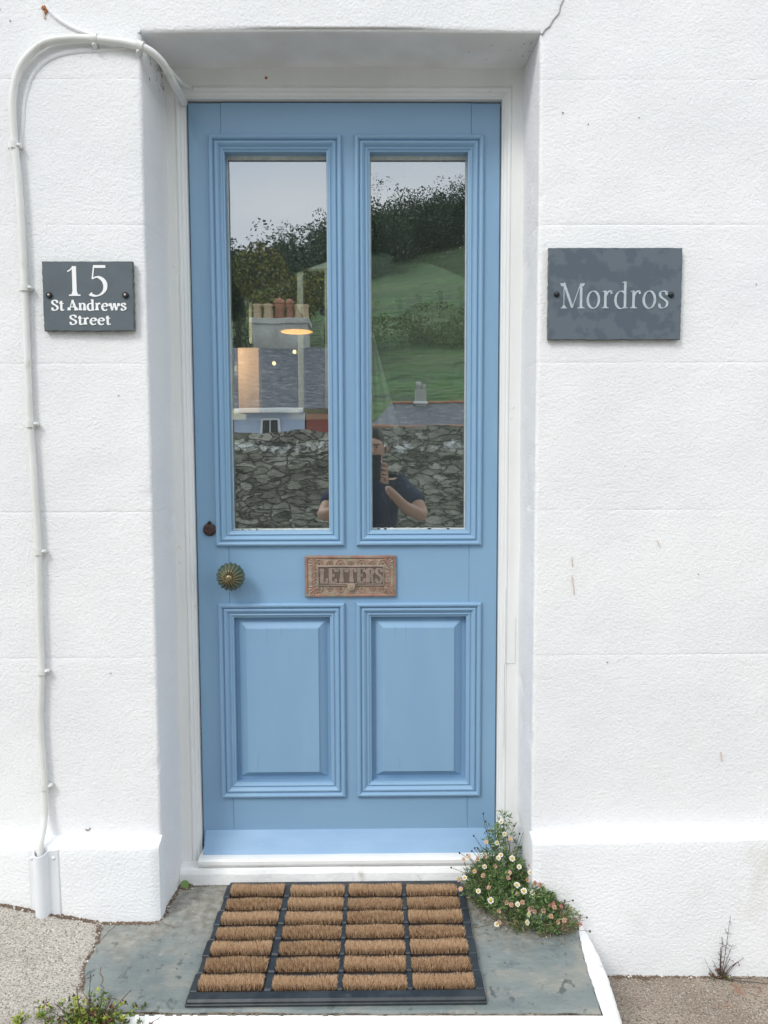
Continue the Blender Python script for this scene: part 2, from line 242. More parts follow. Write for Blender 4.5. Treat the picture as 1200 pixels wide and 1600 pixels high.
# ------------------------------------------------------------------ mesh helpers
class MB:
    def __init__(s): s.v = []; s.f = []; s.m = []; s.sm = []
    def add(s, vs, fs, mi=0, smooth=False):
        o = len(s.v); s.v += [tuple(p) for p in vs]
        for f in fs: s.f.append(tuple(i + o for i in f)); s.m.append(mi); s.sm.append(smooth)
    def box(s, x0, x1, y0, y1, z0, z1, mi=0, ch=0.0):
        if ch <= 0:
            s.add([(x0, y0, z0), (x1, y0, z0), (x1, y1, z0), (x0, y1, z0), (x0, y0, z1), (x1, y0, z1), (x1, y1, z1), (x0, y1, z1)],
                  [(0, 3, 2, 1), (4, 5, 6, 7), (0, 1, 5, 4), (1, 2, 6, 5), (2, 3, 7, 6), (3, 0, 4, 7)], mi)
            return
        c = ch  # chamfered box: three-ring style
        X = (x0, x1); Y = (y0, y1); Z = (z0, z1); sg = (1, -1)
        vs = {}; L = []
        for i in (0, 1):
            for j in (0, 1):
                for k in (0, 1):
                    for a in range(3):
                        p = [X[i] + (0 if a == 0 else sg[i] * c), Y[j] + (0 if a == 1 else sg[j] * c), Z[k] + (0 if a == 2 else sg[k] * c)]
                        vs[(i, j, k, a)] = len(L); L.append(p)
        F = []
        for i in (0, 1): F.append([vs[(i, j, k, 0)] for j, k in ((0, 0), (1, 0), (1, 1), (0, 1))])
        for j in (0, 1): F.append([vs[(i, j, k, 1)] for i, k in ((0, 0), (1, 0), (1, 1), (0, 1))])
        for k in (0, 1): F.append([vs[(i, j, k, 2)] for i, j in ((0, 0), (1, 0), (1, 1), (0, 1))])
        for j in (0, 1):
            for k in (0, 1): F.append([vs[(0, j, k, 1)], vs[(1, j, k, 1)], vs[(1, j, k, 2)], vs[(0, j, k, 2)]])
        for i in (0, 1):
            for k in (0, 1): F.append([vs[(i, 0, k, 0)], vs[(i, 1, k, 0)], vs[(i, 1, k, 2)], vs[(i, 0, k, 2)]])
        for i in (0, 1):
            for j in (0, 1): F.append([vs[(i, j, 0, 0)], vs[(i, j, 1, 0)], vs[(i, j, 1, 1)], vs[(i, j, 0, 1)]])
        for i in (0, 1):
            for j in (0, 1):
                for k in (0, 1): F.append([vs[(i, j, k, a)] for a in range(3)])
        ctr = Vector(((x0 + x1) / 2, (y0 + y1) / 2, (z0 + z1) / 2))
        G = []
        for f in F:
            p = [Vector(L[q]) for q in f]; nn = (p[1] - p[0]).cross(p[2] - p[0]); cc = sum(p, Vector()) / len(p)
            G.append(tuple(f) if nn.dot(cc - ctr) > 0 else tuple(reversed(f)))
        s.add(L, G, mi)
    def tube(s, pts, rad, seg=8, mi=0, cap=True, smooth=True):
        pts = [Vector(p) for p in pts]; n = len(pts)
        rad = rad if isinstance(rad, (list, tuple)) else [rad] * n
        t0 = (pts[1] - pts[0]).normalized(); ref = Vector((0, 0, 1)) if abs(t0.z) < .9 else Vector((1, 0, 0))
        u = t0.cross(ref).normalized(); vs = []
        for i in range(n):
            t = (pts[min(i + 1, n - 1)] - pts[max(i - 1, 0)]).normalized()
            u = (u - t * u.dot(t)).normalized(); v = t.cross(u)
            for k in range(seg):
                a = 2 * math.pi * k / seg; vs.append(pts[i] + (u * math.cos(a) + v * math.sin(a)) * rad[i])
        fs = [(i * seg + k, i * seg + (k + 1) % seg, (i + 1) * seg + (k + 1) % seg, (i + 1) * seg + k) for i in range(n - 1) for k in range(seg)]
        if cap: fs += [tuple(reversed(range(seg))), tuple((n - 1) * seg + k for k in range(seg))]
        s.add(vs, fs, mi, smooth)
    def lathe(s, prof, seg=24, mi=0, axis='Y', c=(0, 0, 0), smooth=True, lobes=0, amp=0.0):
        vs = []
        for (r, h) in prof:
            for k in range(seg):
                a = 2 * math.pi * k / seg; rr = r * (1 + amp * (abs(math.cos(a * lobes / 2)) - .5)) if lobes else r
                x, y = rr * math.cos(a), rr * math.sin(a)
                p = (x, h, y) if axis == 'Y' else (x, y, h)
                vs.append((p[0] + c[0], p[1] + c[1], p[2] + c[2]))
        n = len(prof)
        fs = [(i * seg + k, (i + 1) * seg + k, (i + 1) * seg + (k + 1) % seg, i * seg + (k + 1) % seg) for i in range(n - 1) for k in range(seg)]
        fs += [tuple(range(seg)), tuple(reversed([(n - 1) * seg + k for k in range(seg)]))]
        s.add(vs, fs, mi, smooth)
    def grid(s, P, mi=0, smooth=True, flip=False):
        """P: (rows, cols, 3) array"""
        r, c = P.shape[:2]; vs = P.reshape(-1, 3).tolist(); fs = []
        for i in range(r - 1):
            for j in range(c - 1):
                a = i * c + j; q = (a, a + 1, a + c + 1, a + c); fs.append(tuple(reversed(q)) if flip else q)
        s.add(vs, fs, mi, smooth)
    def ring(s, rect, prof, mi=0, open_bottom=False, smooth=False, mi2=None):
        """mitred frame round rect (x0,x1,z0,z1); prof (inset, y)"""
        x0, x1, z0, z1 = rect; vs = []
        for (d, y) in prof:
            vs += [(x0 + d, y, z0 + (0 if open_bottom else d)), (x1 - d, y, z0 + (0 if open_bottom else d)), (x1 - d, y, z1 - d), (x0 + d, y, z1 - d)]
        for i in range(len(prof) - 1):
            for k in range(4):
                if open_bottom and k == 0: continue
                a, b = i * 4 + k, i * 4 + (k + 1) % 4
                s.add([vs[a], vs[b], vs[b + 4], vs[a + 4]], [(0, 1, 2, 3)], (mi2 if (mi2 is not None and k in (0, 2)) else mi), smooth)
    def poly(s, pts, z0, z1, mi=0, plane='XY', mis=None):
        """prism of polygon pts between two levels (top at z1)"""
        n = len(pts)
        f = (lambda p, h: (p[0], p[1], h)) if plane == 'XY' else (lambda p, h: (p[0], h, p[1]))
        vs = [f(p, z0) for p in pts] + [f(p, z1) for p in pts]
        s.add(vs, [tuple(range(n, 2 * n)), tuple(reversed(range(n)))], mi)
        s.add(vs, [(i, (i + 1) % n, n + (i + 1) % n, n + i) for i in range(n)], mi if mis is None else mis)
    def build(s, name, mats, parent=None, weld=False):
        me = bpy.data.meshes.new(name); me.from_pydata(s.v, [], s.f)
        for m in (mats if isinstance(mats, (list, tuple)) else [mats]): me.materials.append(m)
        me.polygons.foreach_set('material_index', s.m); me.polygons.foreach_set('use_smooth', s.sm)
        if weld:
            import bmesh
            bm = bmesh.new(); bm.from_mesh(me); bmesh.ops.remove_doubles(bm, verts=bm.verts, dist=1e-5)
            bmesh.ops.recalc_face_normals(bm, faces=bm.faces); bm.to_mesh(me); bm.free()
        me.update(); o = bpy.data.objects.new(name, me); COL.objects.link(o)
        if parent:
            o.parent = parent
            o.matrix_parent_inverse = Matrix.Translation(-parent_loc(parent))
        return o
def parent_loc(p):
    v = Vector(p.location)
    return v if p.parent is None else v  # parents are unrotated; parts carry world coordinates in their meshes
def empty(name, loc=(0, 0, 0)):
    o = bpy.data.objects.new(name, None); o.location = loc; o.empty_display_size = .1; COL.objects.link(o); return o
def tag(o, label=None, cat=None, group=None, kind=None):
    if label: o['label'] = label
    if cat: o['category'] = cat
    if group: o['group'] = group
    if kind: o['kind'] = kind
    return o

def hash3(ix, iy, iz):
    h = (ix.astype(np.int64) * 374761393 + iy.astype(np.int64) * 668265263 + iz.astype(np.int64) * 2147483647) & 0xffffffff
    h = ((h ^ (h >> 13)) * 1274126177) & 0xffffffff
    return ((h ^ (h >> 16)) & 0xffff) / 65535.0
def vnoise(P, s):
    Q = P * s; I = np.floor(Q); f = Q - I; f = f * f * (3 - 2 * f); out = 0
    for dx in (0, 1):
        for dy in (0, 1):
            for dz in (0, 1):
                wgt = (f[..., 0] if dx else 1 - f[..., 0]) * (f[..., 1] if dy else 1 - f[..., 1]) * (f[..., 2] if dz else 1 - f[..., 2])
                out = out + wgt * hash3(I[..., 0] + dx, I[..., 1] + dy, I[..., 2] + dz)
    return out - .5
def lump(P, k=1.0):
    return k * (.0034 * vnoise(P, 5) + .0012 * vnoise(P, 17) + .0004 * vnoise(P, 75))

# ------------------------------------------------------------------ house front
house = empty('house', (0, .1, 0))
tag(house, 'white rendered house front with a pale blue panelled door in a deep recess', 'house')
XL, XR, ZT = -0.545, 0.386, 2.135
JOINTS = [2.031, 1.700, 1.376, 1.0195, 0.659]
def zlevels(z0, z1, step):
    z = list(np.arange(z0, z1, step)) + [z1]
    for j in JOINTS:
        if z0 < j < z1:
            z = [q for q in z if abs(q - j) > .006]; z += [j - .0035, j - .0018, j - .0006, j + .0006, j + .0018, j + .0035]
    return np.array(sorted(z))
def joint_depth(Z):
    d = np.zeros_like(Z)
    for j in JOINTS: d = np.maximum(d, np.clip(1 - np.abs(Z - j) / .0026, 0, 1))
    return d
wb = MB()
def front_patch(xs, zs, mi=0):
    X, Z = np.meshgrid(xs, zs); P = np.stack([X, np.zeros_like(X), Z], -1)
    fade = .35 + 1.0 * np.clip(vnoise(np.stack([X, X * 0 + 5, Z * 2], -1), 3) + .5, 0, 1)
    P[..., 1] = -lump(P) + joint_depth(Z) * .0006 * fade
    # soften towards the opening edge is done by the reveal patches
    wb.grid(P, mi)
def profile_patch(side):
    """front strip, rounded arris and reveal, swept up the wall"""
    if side < 0:
        xs = list(np.arange(-1.30, XL - .012, .012)); x0 = XL; back = (XL + .012)
    else:
        xs = list(np.arange(XR + .012, 1.30, .012))[::-1]; x0 = XR; back = XR - .008
    r = .009; pr = [(x, 0.0, 0, -1) for x in xs]
    for k in range(6):
        a = k / 5 * math.pi / 2
        pr.append((x0 + side * (r - r * math.sin(a)), r - r * math.cos(a), -side * math.sin(a), -math.cos(a)))
    for t in np.linspace(.02, 1, 12): pr.append((x0 + (back - x0) * t, r + (.175 - r) * t, -side, 0))
    pr = np.array(pr); zs = zlevels(-.40, ZT, .012)
    X = np.tile(pr[:, 0], (len(zs), 1)); Y = np.tile(pr[:, 1], (len(zs), 1)); Z = np.tile(zs[:, None], (1, len(pr)))
    P = np.stack([X, Y, Z], -1); h = lump(P, 1.0); h = h - joint_depth(Z) * .0009 * (.15 + 1.1 * (vnoise(P * 2, 3) + .5)) * (Y < .1)
    chip = np.clip(vnoise(P, 34) - .28, 0, 1) * .02 * (np.abs(X - x0) < .012)
    P[..., 0] += pr[:, 2] * (-h) * -1 * 1.0 - pr[:, 2] * chip; P[..., 1] += pr[:, 3] * h + chip
    wb.grid(P, 0, flip=(side > 0))
profile_patch(-1); profile_patch(1)
def top_patch():
    ys = [(z, 0.0, 0, -1) for z in np.arange(2.62, ZT + .012, -.012)]; r = .009
    for k in range(6):
        a = k / 5 * math.pi / 2; ys.append((ZT + r - r * math.sin(a), r - r * math.cos(a), -math.sin(a), -math.cos(a)))
    for t in np.linspace(.03, 1, 10): ys.append((ZT, r + (.175 - r) * t, -1, 0))
    pr = np.array(ys); xs = np.arange(XL, XR + .0001, (XR - XL) / 78)
    X = np.tile(xs[:, None], (1, len(pr))); Y = np.tile(pr[:, 1], (len(xs), 1)); Z = np.tile(pr[:, 0], (len(xs), 1))
    P = np.stack([X, Y, Z], -1); h = lump(P)
    sag = .004 * np.sin((X - XL) / (XR - XL) * math.pi * 1.0) * (Y > 0)
    P[..., 2] += pr[:, 2] * h + sag; P[..., 1] += pr[:, 3] * h
    n = 6 + len(np.arange(2.62, ZT + .012, -.012)) - 2
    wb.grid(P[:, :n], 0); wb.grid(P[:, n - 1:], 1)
top_patch()
front_patch(np.arange(-1.30, XL + .0001, (XL + 1.30) / 62), np.arange(ZT, 2.62, .012)); front_patch(np.arange(XR, 1.3001, (1.3 - XR) / 76), np.arange(ZT, 2.62, .012))
# the rest of the front, beyond the picture
for (a, b, c, d) in ((-5, -1.3, -.4, 5.2), (1.3, 5, -.4, 5.2), (-1.3, 1.3, 2.608, 5.2)):
    wb.box(a, b, .0, .15, c, d, 0)
def wmark(pts, wd, mi, y=-.0028):
    """a thin crack, streak or chip on the render"""
    for i in range(len(pts) - 1):
        a, b = Vector((pts[i][0], 0, pts[i][1])), Vector((pts[i + 1][0], 0, pts[i + 1][1])); t = (b - a).normalized(); n_ = Vector((t.z, 0, -t.x))
        w0 = wd * (.5 + random.random() * .8); w1 = wd * (.5 + random.random() * .8)
        q = [a + n_ * w0 / 2, a - n_ * w0 / 2, b - n_ * w1 / 2, b + n_ * w1 / 2]
        vs = [(p.x, y - i * 3e-5, p.z) for p in q] + [(p.x, y + .004, p.z) for p in q]
        wb.add(vs, [(0, 1, 2, 3), (0, 4, 5, 1), (1, 5, 6, 2), (2, 6, 7, 3), (3, 7, 4, 0)], mi)
def jag(a, b, n, j):
    return [(a[0] + (b[0] - a[0]) * i / n + random.uniform(-j, j) * (0 < i < n), a[1] + (b[1] - a[1]) * i / n) for i in range(n + 1)]
wmark(jag((.452, 2.25), (.427, 2.178), 8, .002) + jag((.427, 2.176), (.389, 2.131), 7, .003)[1:], .0009, 3)
wmark(jag((.478, .905), (.479, .88), 4, .001), .0006, 5); wmark(jag((.479, .860), (.485, .812), 9, .001), .0009, 5)
wmark(jag((.688, .945), (.695, .928), 5, .001), .0006, 5); wmark(jag((.861, .41), (.865, .385), 5, .001), .0007, 5)
wmark([(-.768, 2.186), (-.764, 2.192), (-.758, 2.187), (-.763, 2.177)], .008, 2); wmark([(-.765, 2.178), (-.764, 2.166)], .006, 5)
wmark([(-.733, .222), (-.727, .219), (-.722, .226)], .004, 4)
for (x, z) in ((-.50 + 1.0, 1.93), (.98, 1.98), (.62, 1.945), (-.845, 2.16), (-.868, 2.186), (.44, 1.956), (.50, .10), (.79, .86), (-.66, .62), (-.62, 1.30), (.57, .64), (.91, 1.56)):
    wmark([(x, z), (x + .002, z + .001)], .0028, 3, y=-.0022)
# grime round the cable entry
for i in range(40):
    x, y, z = -.5335 + random.uniform(0, .001), random.uniform(.02, .15), 2.125 - abs(random.gauss(0, .03)); r_ = random.uniform(.0008, .004)
    wb.add([(x, y + r_ * math.cos(a), z + r_ * math.sin(a) * 1.3) for a in np.linspace(0, 2 * math.pi, 7, endpoint=False)], [tuple(range(7))], 4)
for i in range(26):
    x, y, z = .383 - random.expovariate(26), .03 + random.random() * .12, 2.1315; r_ = random.uniform(.0006, .0022)
    wb.add([(x + r_ * math.cos(a), y + r_ * math.sin(a), z - i * 1e-5) for a in np.linspace(0, 2 * math.pi, 7, endpoint=False)], [tuple(reversed(range(7)))], 4)
wall = wb.build('wall', [M['wall'], M['soffit'], M['rust'], M['darkline'], M['grime'], M['brownmark']], house)

# plinths
def plinth(x0, x1, base, seed, end):
    p = MB(); ys = [(.206, .002), (.2050, -.004), (.199, -.020), (.1945, -.0335), (.1925, -.0362), (.188, -.037)]
    for z in np.arange(.165, -.42, -.012): ys.append((z, -.0370))
    pr = np.array(ys); n = int((x1 - x0) / .012); xs = np.linspace(x0, x1, n)
    X = np.tile(xs[:, None], (1, len(pr))); Y = np.tile(pr[:, 1], (n, 1)); Z = np.tile(pr[:, 0], (n, 1))
    P = np.stack([X, Y, Z], -1); h = lump(P + seed, 1.1); P[..., 1] -= h * np.clip((.21 - Z) / .02, 0, 1)
    P[..., 2] += (Z > .17) * (.0035 * vnoise(P * [1, 0, 0] + seed, 8) + (.010 if end > 0 else 0.0) * (X - .39) / .6 )
    d = np.abs(X - (x1 if end < 0 else x0)); P[..., 1] += np.clip(.010 - d, 0, 1) ** 2 * 70 * (Z < .2)
    p.grid(P, 0)
    E_ = P[-1] if end < 0 else P[0]; xe = (x1 if end < 0 else x0)
    back = E_.copy(); back[:, 1] = .012; back[:, 2] = np.minimum(back[:, 2], .206); back[:, 0] = xe + (.001 if end < 0 else -.001)
    mid = (E_ + back) / 2; mid[:, 0] += (.0012 if end < 0 else -.0012)
    p.grid(np.stack([E_, mid, back], 0), 0, flip=False)
    return p.build('plinth', M['plinth'], house)
plinth(-1.32, XL + .002, 0, 0.0, -1); plinth(XR - .002, 1.32, -.15, 3.3, 1)
q = MB(); q.box(-5, -1.32, -.037, .0, -.42, .19, ch=.01); q.build('plinth', M['plinth'], house)
q = MB(); q.box(1.32, 5, -.037, 0, -.42, .20, ch=.01); q.build('plinth', M['plinth'], house)

# door frame: mitred head and jambs
FX0, FX1, FZ1 = -.488, .328, 2.071
fm = MB()
# inset measured from outer rect (door opening grown by .06); open at the foot
g = .064
fm.ring((FX0 - g, FX1 + g, -.02, FZ1 + g), [(-.012, .200), (-.012, .1605), (.003, .160), (.040, .160), (.0405, .1620), (.0415, .1630), (.043, .1615), (.045, .1600), (.048, .1598), (.051, .1612), (.053, .1640), (.0535, .1690), (.0550, .1700), (.0575, .1705), (.0600, .1730), (.0615, .1770), (.0640, .1785), (.0640, .200), (.0640, .245)], 0, open_bottom=True)
fr = fm.build('door_frame', [M['frame'], M['rust']], house)
fm = MB()
for x, z in ((-.277, 2.113),): fm.lathe([(.0035, .1585), (.0022, .1575), (.0001, .157)][::-1] + [(.0035, .162)], 10, 0, c=(x, 0, z))
fm.build('nail', M['rust'], house)
# joint lines in the right jamb where a new piece was let in
fm = MB()
for a in ((.341, .343, .600, .605), ):
    pass
fm.box(.3455, .371, .1585, .1615, .5945, .5955); fm.box(.3445, .3452, .1585, .1615, .595, .80); fm.box(.3712, .3719, .1585, .1615, .595, .72)
fm.box(.3425, .3431, .1585, .1615, .36, .595)
fm.build('joint_line', M['groove'], house)
# sill and riser under the door
th = MB()
pr = [(.24, .0), (.125, .0), (.1215, .043), (.1215, .048), (.1175, .050), (.115, .055), (.1165, .063), (.121, .068), (.13, .0695), (.24, .0705)]
def xsweep(mb, pr, x0, x1, n, amp=.0015, mi=0, seed=0.):
    pr = np.array(pr); xs = np.linspace(x0, x1, n); X = np.tile(xs[:, None], (1, len(pr))); Y = np.tile(pr[:, 0], (n, 1)); Z = np.tile(pr[:, 1], (n, 1))
    P = np.stack([X, Y, Z], -1); P[..., 1] += amp * vnoise(P + seed, 14) * 2; P[..., 2] += amp * vnoise(P + seed + 9, 9)
    mb.grid(P, mi, smooth=False); o = len(pr)
    mb.add(P[0].tolist(), [tuple(range(o))], mi); mb.add(P[-1].tolist(), [tuple(reversed(range(o)))], mi)
xsweep(th, [(.25, .046), (.132, .046), (.128, .048), (.1265, .054), (.1275, .062), (.132, .067), (.14, .0685), (.25, .069)], -.4865, .3265, 60, .0010)
th.build('door_sill', M['frame'], house)
th = MB(); xsweep(th, [(.25, -.03), (.118, -.03), (.1195, .006), (.122, .030), (.127, .040), (.134, .0445), (.25, .0455)], -.5355, .384, 80, .0045)
th.build('riser', M['render'], house)

# ------------------------------------------------------------------ the door
YD = .190
SU = dict(L=(-.434, -.087, .912, 1.985), R=(-.056, .283, .912, 1.985)); SL = dict(L=(-.432, -.088, .213, .757), R=(-.058, .284, .213, .757))
MW = .041
db = MB()
z0, z1, x0, x1 = .052, 2.066, -.4855, .3255
gx = [x0, SU['L'][0] + .034, SU['L'][1] - .034, SU['R'][0] + .034, SU['R'][1] - .034, x1]
gz = [z0, SL['L'][2] + .03, SL['L'][3] - .03, SU['L'][2] + .03, SU['L'][3] - .03, z1]
e = .0001
db.box(gx[0], gx[1], YD, .240, z0, z1, 0, .002); db.box(gx[4], gx[5], YD, .240, z0, z1, 0, .002)
for (a, b) in ((gz[0], gz[1]), (gz[2], gz[3]), (gz[4], gz[5])): db.box(gx[1] + e, gx[4] - e, YD + .0002, .2395, a, b, 1, .0001)
for (a, b) in ((gz[1], gz[2]), (gz[3], gz[4])): db.box(gx[2], gx[3], YD + .0001, .2397, a + e, b - e, 0, .0001)
for (xa, xb, za, zb) in ((-.3975, -.3972, .805, .905), (.2460, .2463, .14, .208)): db.box(xa, xb, YD - .0003, YD + .002, za, zb, 2)
door = db.build('front_door', [M['blue'], M['bluerail'], M['blueseam']], house)
PROF = [(0, .1925), (.0005, .1850), (.0015, .1815), (.004, .1790), (.0075, .1785), (.0105, .1800), (.0125, .1830), (.0135, .1860), (.0145, .1866), (.0155, .1842), (.018, .1822), (.021, .1822), (.0245, .1850), (.0275, .1885), (.0290, .1905), (.0300, .1908), (.0306, .1885), (.0325, .1875), (.035, .1888), (.0370, .1915), (MW, .1930), (MW, .2150)]
def sub(mb, name, m, parent):  # a part of the door
    o = mb.build(name, m, None); o.parent = parent; return o
house.location = (0, 0, 0)
for o in list(house.children): o.matrix_parent_inverse = Matrix.Identity(4)
for rects, up_ in ((SU, True), (SL, False)):
    for k in ('L', 'R'):
        r = rects[k]; m_ = MB(); m_.ring(r, PROF if not up_ else PROF[:-1] + [(MW, .2240)], 0, mi2=1); sub(m_, 'moulding', [M['blue'], M['bluerail']], door)
        ir = (r[0] + MW, r[1] - MW, r[2] + MW, r[3] - MW)
        if up_:
            m_ = MB(); m_.ring(ir, [(-.001, .2225), (.0022, .2215), (.0028, .2255)], 0)
            m_.box(ir[0], ir[1], .2205, .2255, ir[3] - .0085, ir[3] + .001)
            m_.box(ir[0], ir[1], .2210, .2255, ir[2] - .001, ir[2] + .0032)
            # old paint runs and chips along the bead
            for q_ in range(16):
                x = random.uniform(ir[0], ir[1] - .01); m_.box(x, x + random.uniform(.002, .012), .2205, .2255, ir[2] - .001, ir[2] + .0032 + random.uniform(.0002, .0010))
            sub(m_, 'glazing_bead', M['putty'], door)
            m_ = MB(); m_.box(ir[0] - .004, ir[1] + .004, .2256, .2296, ir[2] - .004, ir[3] + .004); sub(m_, 'glass_pane', M['glass'], door)
        else:
            m_ = MB(); F = (ir[0] + .032, ir[1] - .032, ir[2] + .027, ir[3] - .030)
            def rl(d, y, rr, a=1.0): return [(rr[0] + d, y, rr[2] + d), (rr[1] - d, y, rr[2] + d), (rr[1] - d, y, rr[3] - d), (rr[0] + d, y, rr[3] - d)]
            L_ = [rl(-.002, .213, ir), rl(.009, .2115, ir), rl(-.0004, .1965, F), rl(.0, .1930, F), rl(.0012, .1922, F)]
            for i in range(len(L_) - 1):
                for j in range(4):
                    m_.add([L_[i][j], L_[i][(j + 1) % 4], L_[i + 1][(j + 1) % 4], L_[i + 1][j]], [(0, 1, 2, 3)], 0)
            m_.add(L_[-1], [(0, 1, 2, 3)], 0)
            for (xa, za, xb, zb) in (((-.300, .688, -.302, .64), (-.262, .688, -.262, .665), (-.334, .288, -.324, .35)) if k == 'L' else ((.05, .688, .05, .655), (.078, .688, .079, .61), (.06, .29, .061, .33))):
                m_.add([(xa - .0004, .1920, za), (xa + .0004, .1920, za), (xb + .0002, .1920, zb), (xb - .0002, .1920, zb)], [(0, 1, 2, 3)] , 1)
            sub(m_, 'raised_panel', [M['blue'], M['blueseam']], door)
m_ = MB(); xsweep(m_, [(.1925, .1195), (.1885, .1190), (.1540, .0715), (.1515, .0690), (.1550, .0530), (.1590, .0500), (.1925, .0510)], -.478, .3235, 60, .0008)
sub(m_, 'weatherboard', M['bluewx'], door)
# reeded knob
kn = MB()
kn.lathe([(.0, .1895), (.022, .1895), (.024, .187), (.022, .184), (.012, .182), (.011, .165), (.016, .160)][1:], 28, 0, c=(-.386, 0, .838))
prof = [(.014, .163), (.026, .160), (.0345, .153), (.0375, .145), (.0350, .136), (.0280, .128), (.0180, .1225), (.008, .1205)]
vs = []; seg = 108; LO = 18
for (r, h) in prof:
    for k in range(seg):
        a = 2 * math.pi * k / seg; rb = abs(math.sin(a * LO / 2)); rr = r * (.90 + .13 * rb ** .7)
        vs.append((-.388 + rr * math.cos(a), h + .004 * (1 - rb), .836 + rr * math.sin(a)))
fs = [(i * seg + k, (i + 1) * seg + k, (i + 1) * seg + (k + 1) % seg, i * seg + (k + 1) % seg) for i in range(len(prof) - 1) for k in range(seg)]
kn.add(vs, fs[:3 * seg], 1, True); kn.add(vs, fs[3 * seg:], 0, True)
kn.lathe([(.0095, .124), (.0095, .1195), (.008, .1165), (.005, .115), (.0005, .1147)], 20, 2, c=(-.388, 0, .836))
for k in range(LO):
    a = 2 * math.pi * (k + .5) / LO
    kn.tube([(-.388 + rr * math.cos(a), h, .836 + rr * math.sin(a)) for rr, h in ((.008, .1205), (.018, .1218), (.0275, .1268))], [.0011, .0013, .0006], 5, 2)
sub(kn, 'door_knob', [M['bronze'], M['bronzegreen'], M['brass']], door)['label'] = 'round reeded bronze knob with green patina'
kh = MB(); kh.lathe([(.0172, .1905), (.0178, .187), (.0165, .1845), (.012, .1832), (.006, .1828), (.0004, .1828)], 26, 0, c=(-.4505, 0, .9575))
kh.lathe([(.0045, .190), (.0045, .183), (.003, .1815), (.0004, .181)], 12, 1, c=(-.4505, 0, .9765)); kh.box(-.4545, -.4465, .183, .19, .969, .977, 0, .001)
for k in range(7):
    a = R(200 + k * 23); kh.tube([(-.4505 + .006 * math.cos(a), .1826, .9575 + .006 * math.sin(a)), (-.4505 + .0135 * math.cos(a), .1835, .9575 + .0135 * math.sin(a))], .0008, 4, 0)
sub(kh, 'keyhole_cover', [M['iron'], M['screw']], door)

# ------------------------------------------------------------------ lettering
def arc(cx, cy_, rx, ry, a0, a1, n=16):
    return [(cx + rx * math.cos(R(a0 + (a1 - a0) * i / n)), cy_ + ry * math.sin(R(a0 + (a1 - a0) * i / n))) for i in range(n + 1)]
def crv(P, n=8):
    out = []; Q = [P[0]] + list(P) + [P[-1]]
    for i in range(1, len(Q) - 2):
        p0, p1, p2, p3 = Q[i - 1:i + 3]
        for k in range(n):
            t = k / n; out.append(tuple(.5 * ((2 * p1[j]) + (-p0[j] + p2[j]) * t + (2 * p0[j] - 5 * p1[j] + 4 * p2[j] - p3[j]) * t * t + (-p0[j] + 3 * p1[j] - 3 * p2[j] + p3[j]) * t ** 3) for j in (0, 1)))
    out.append(P[-1]); return out
X_ = .68
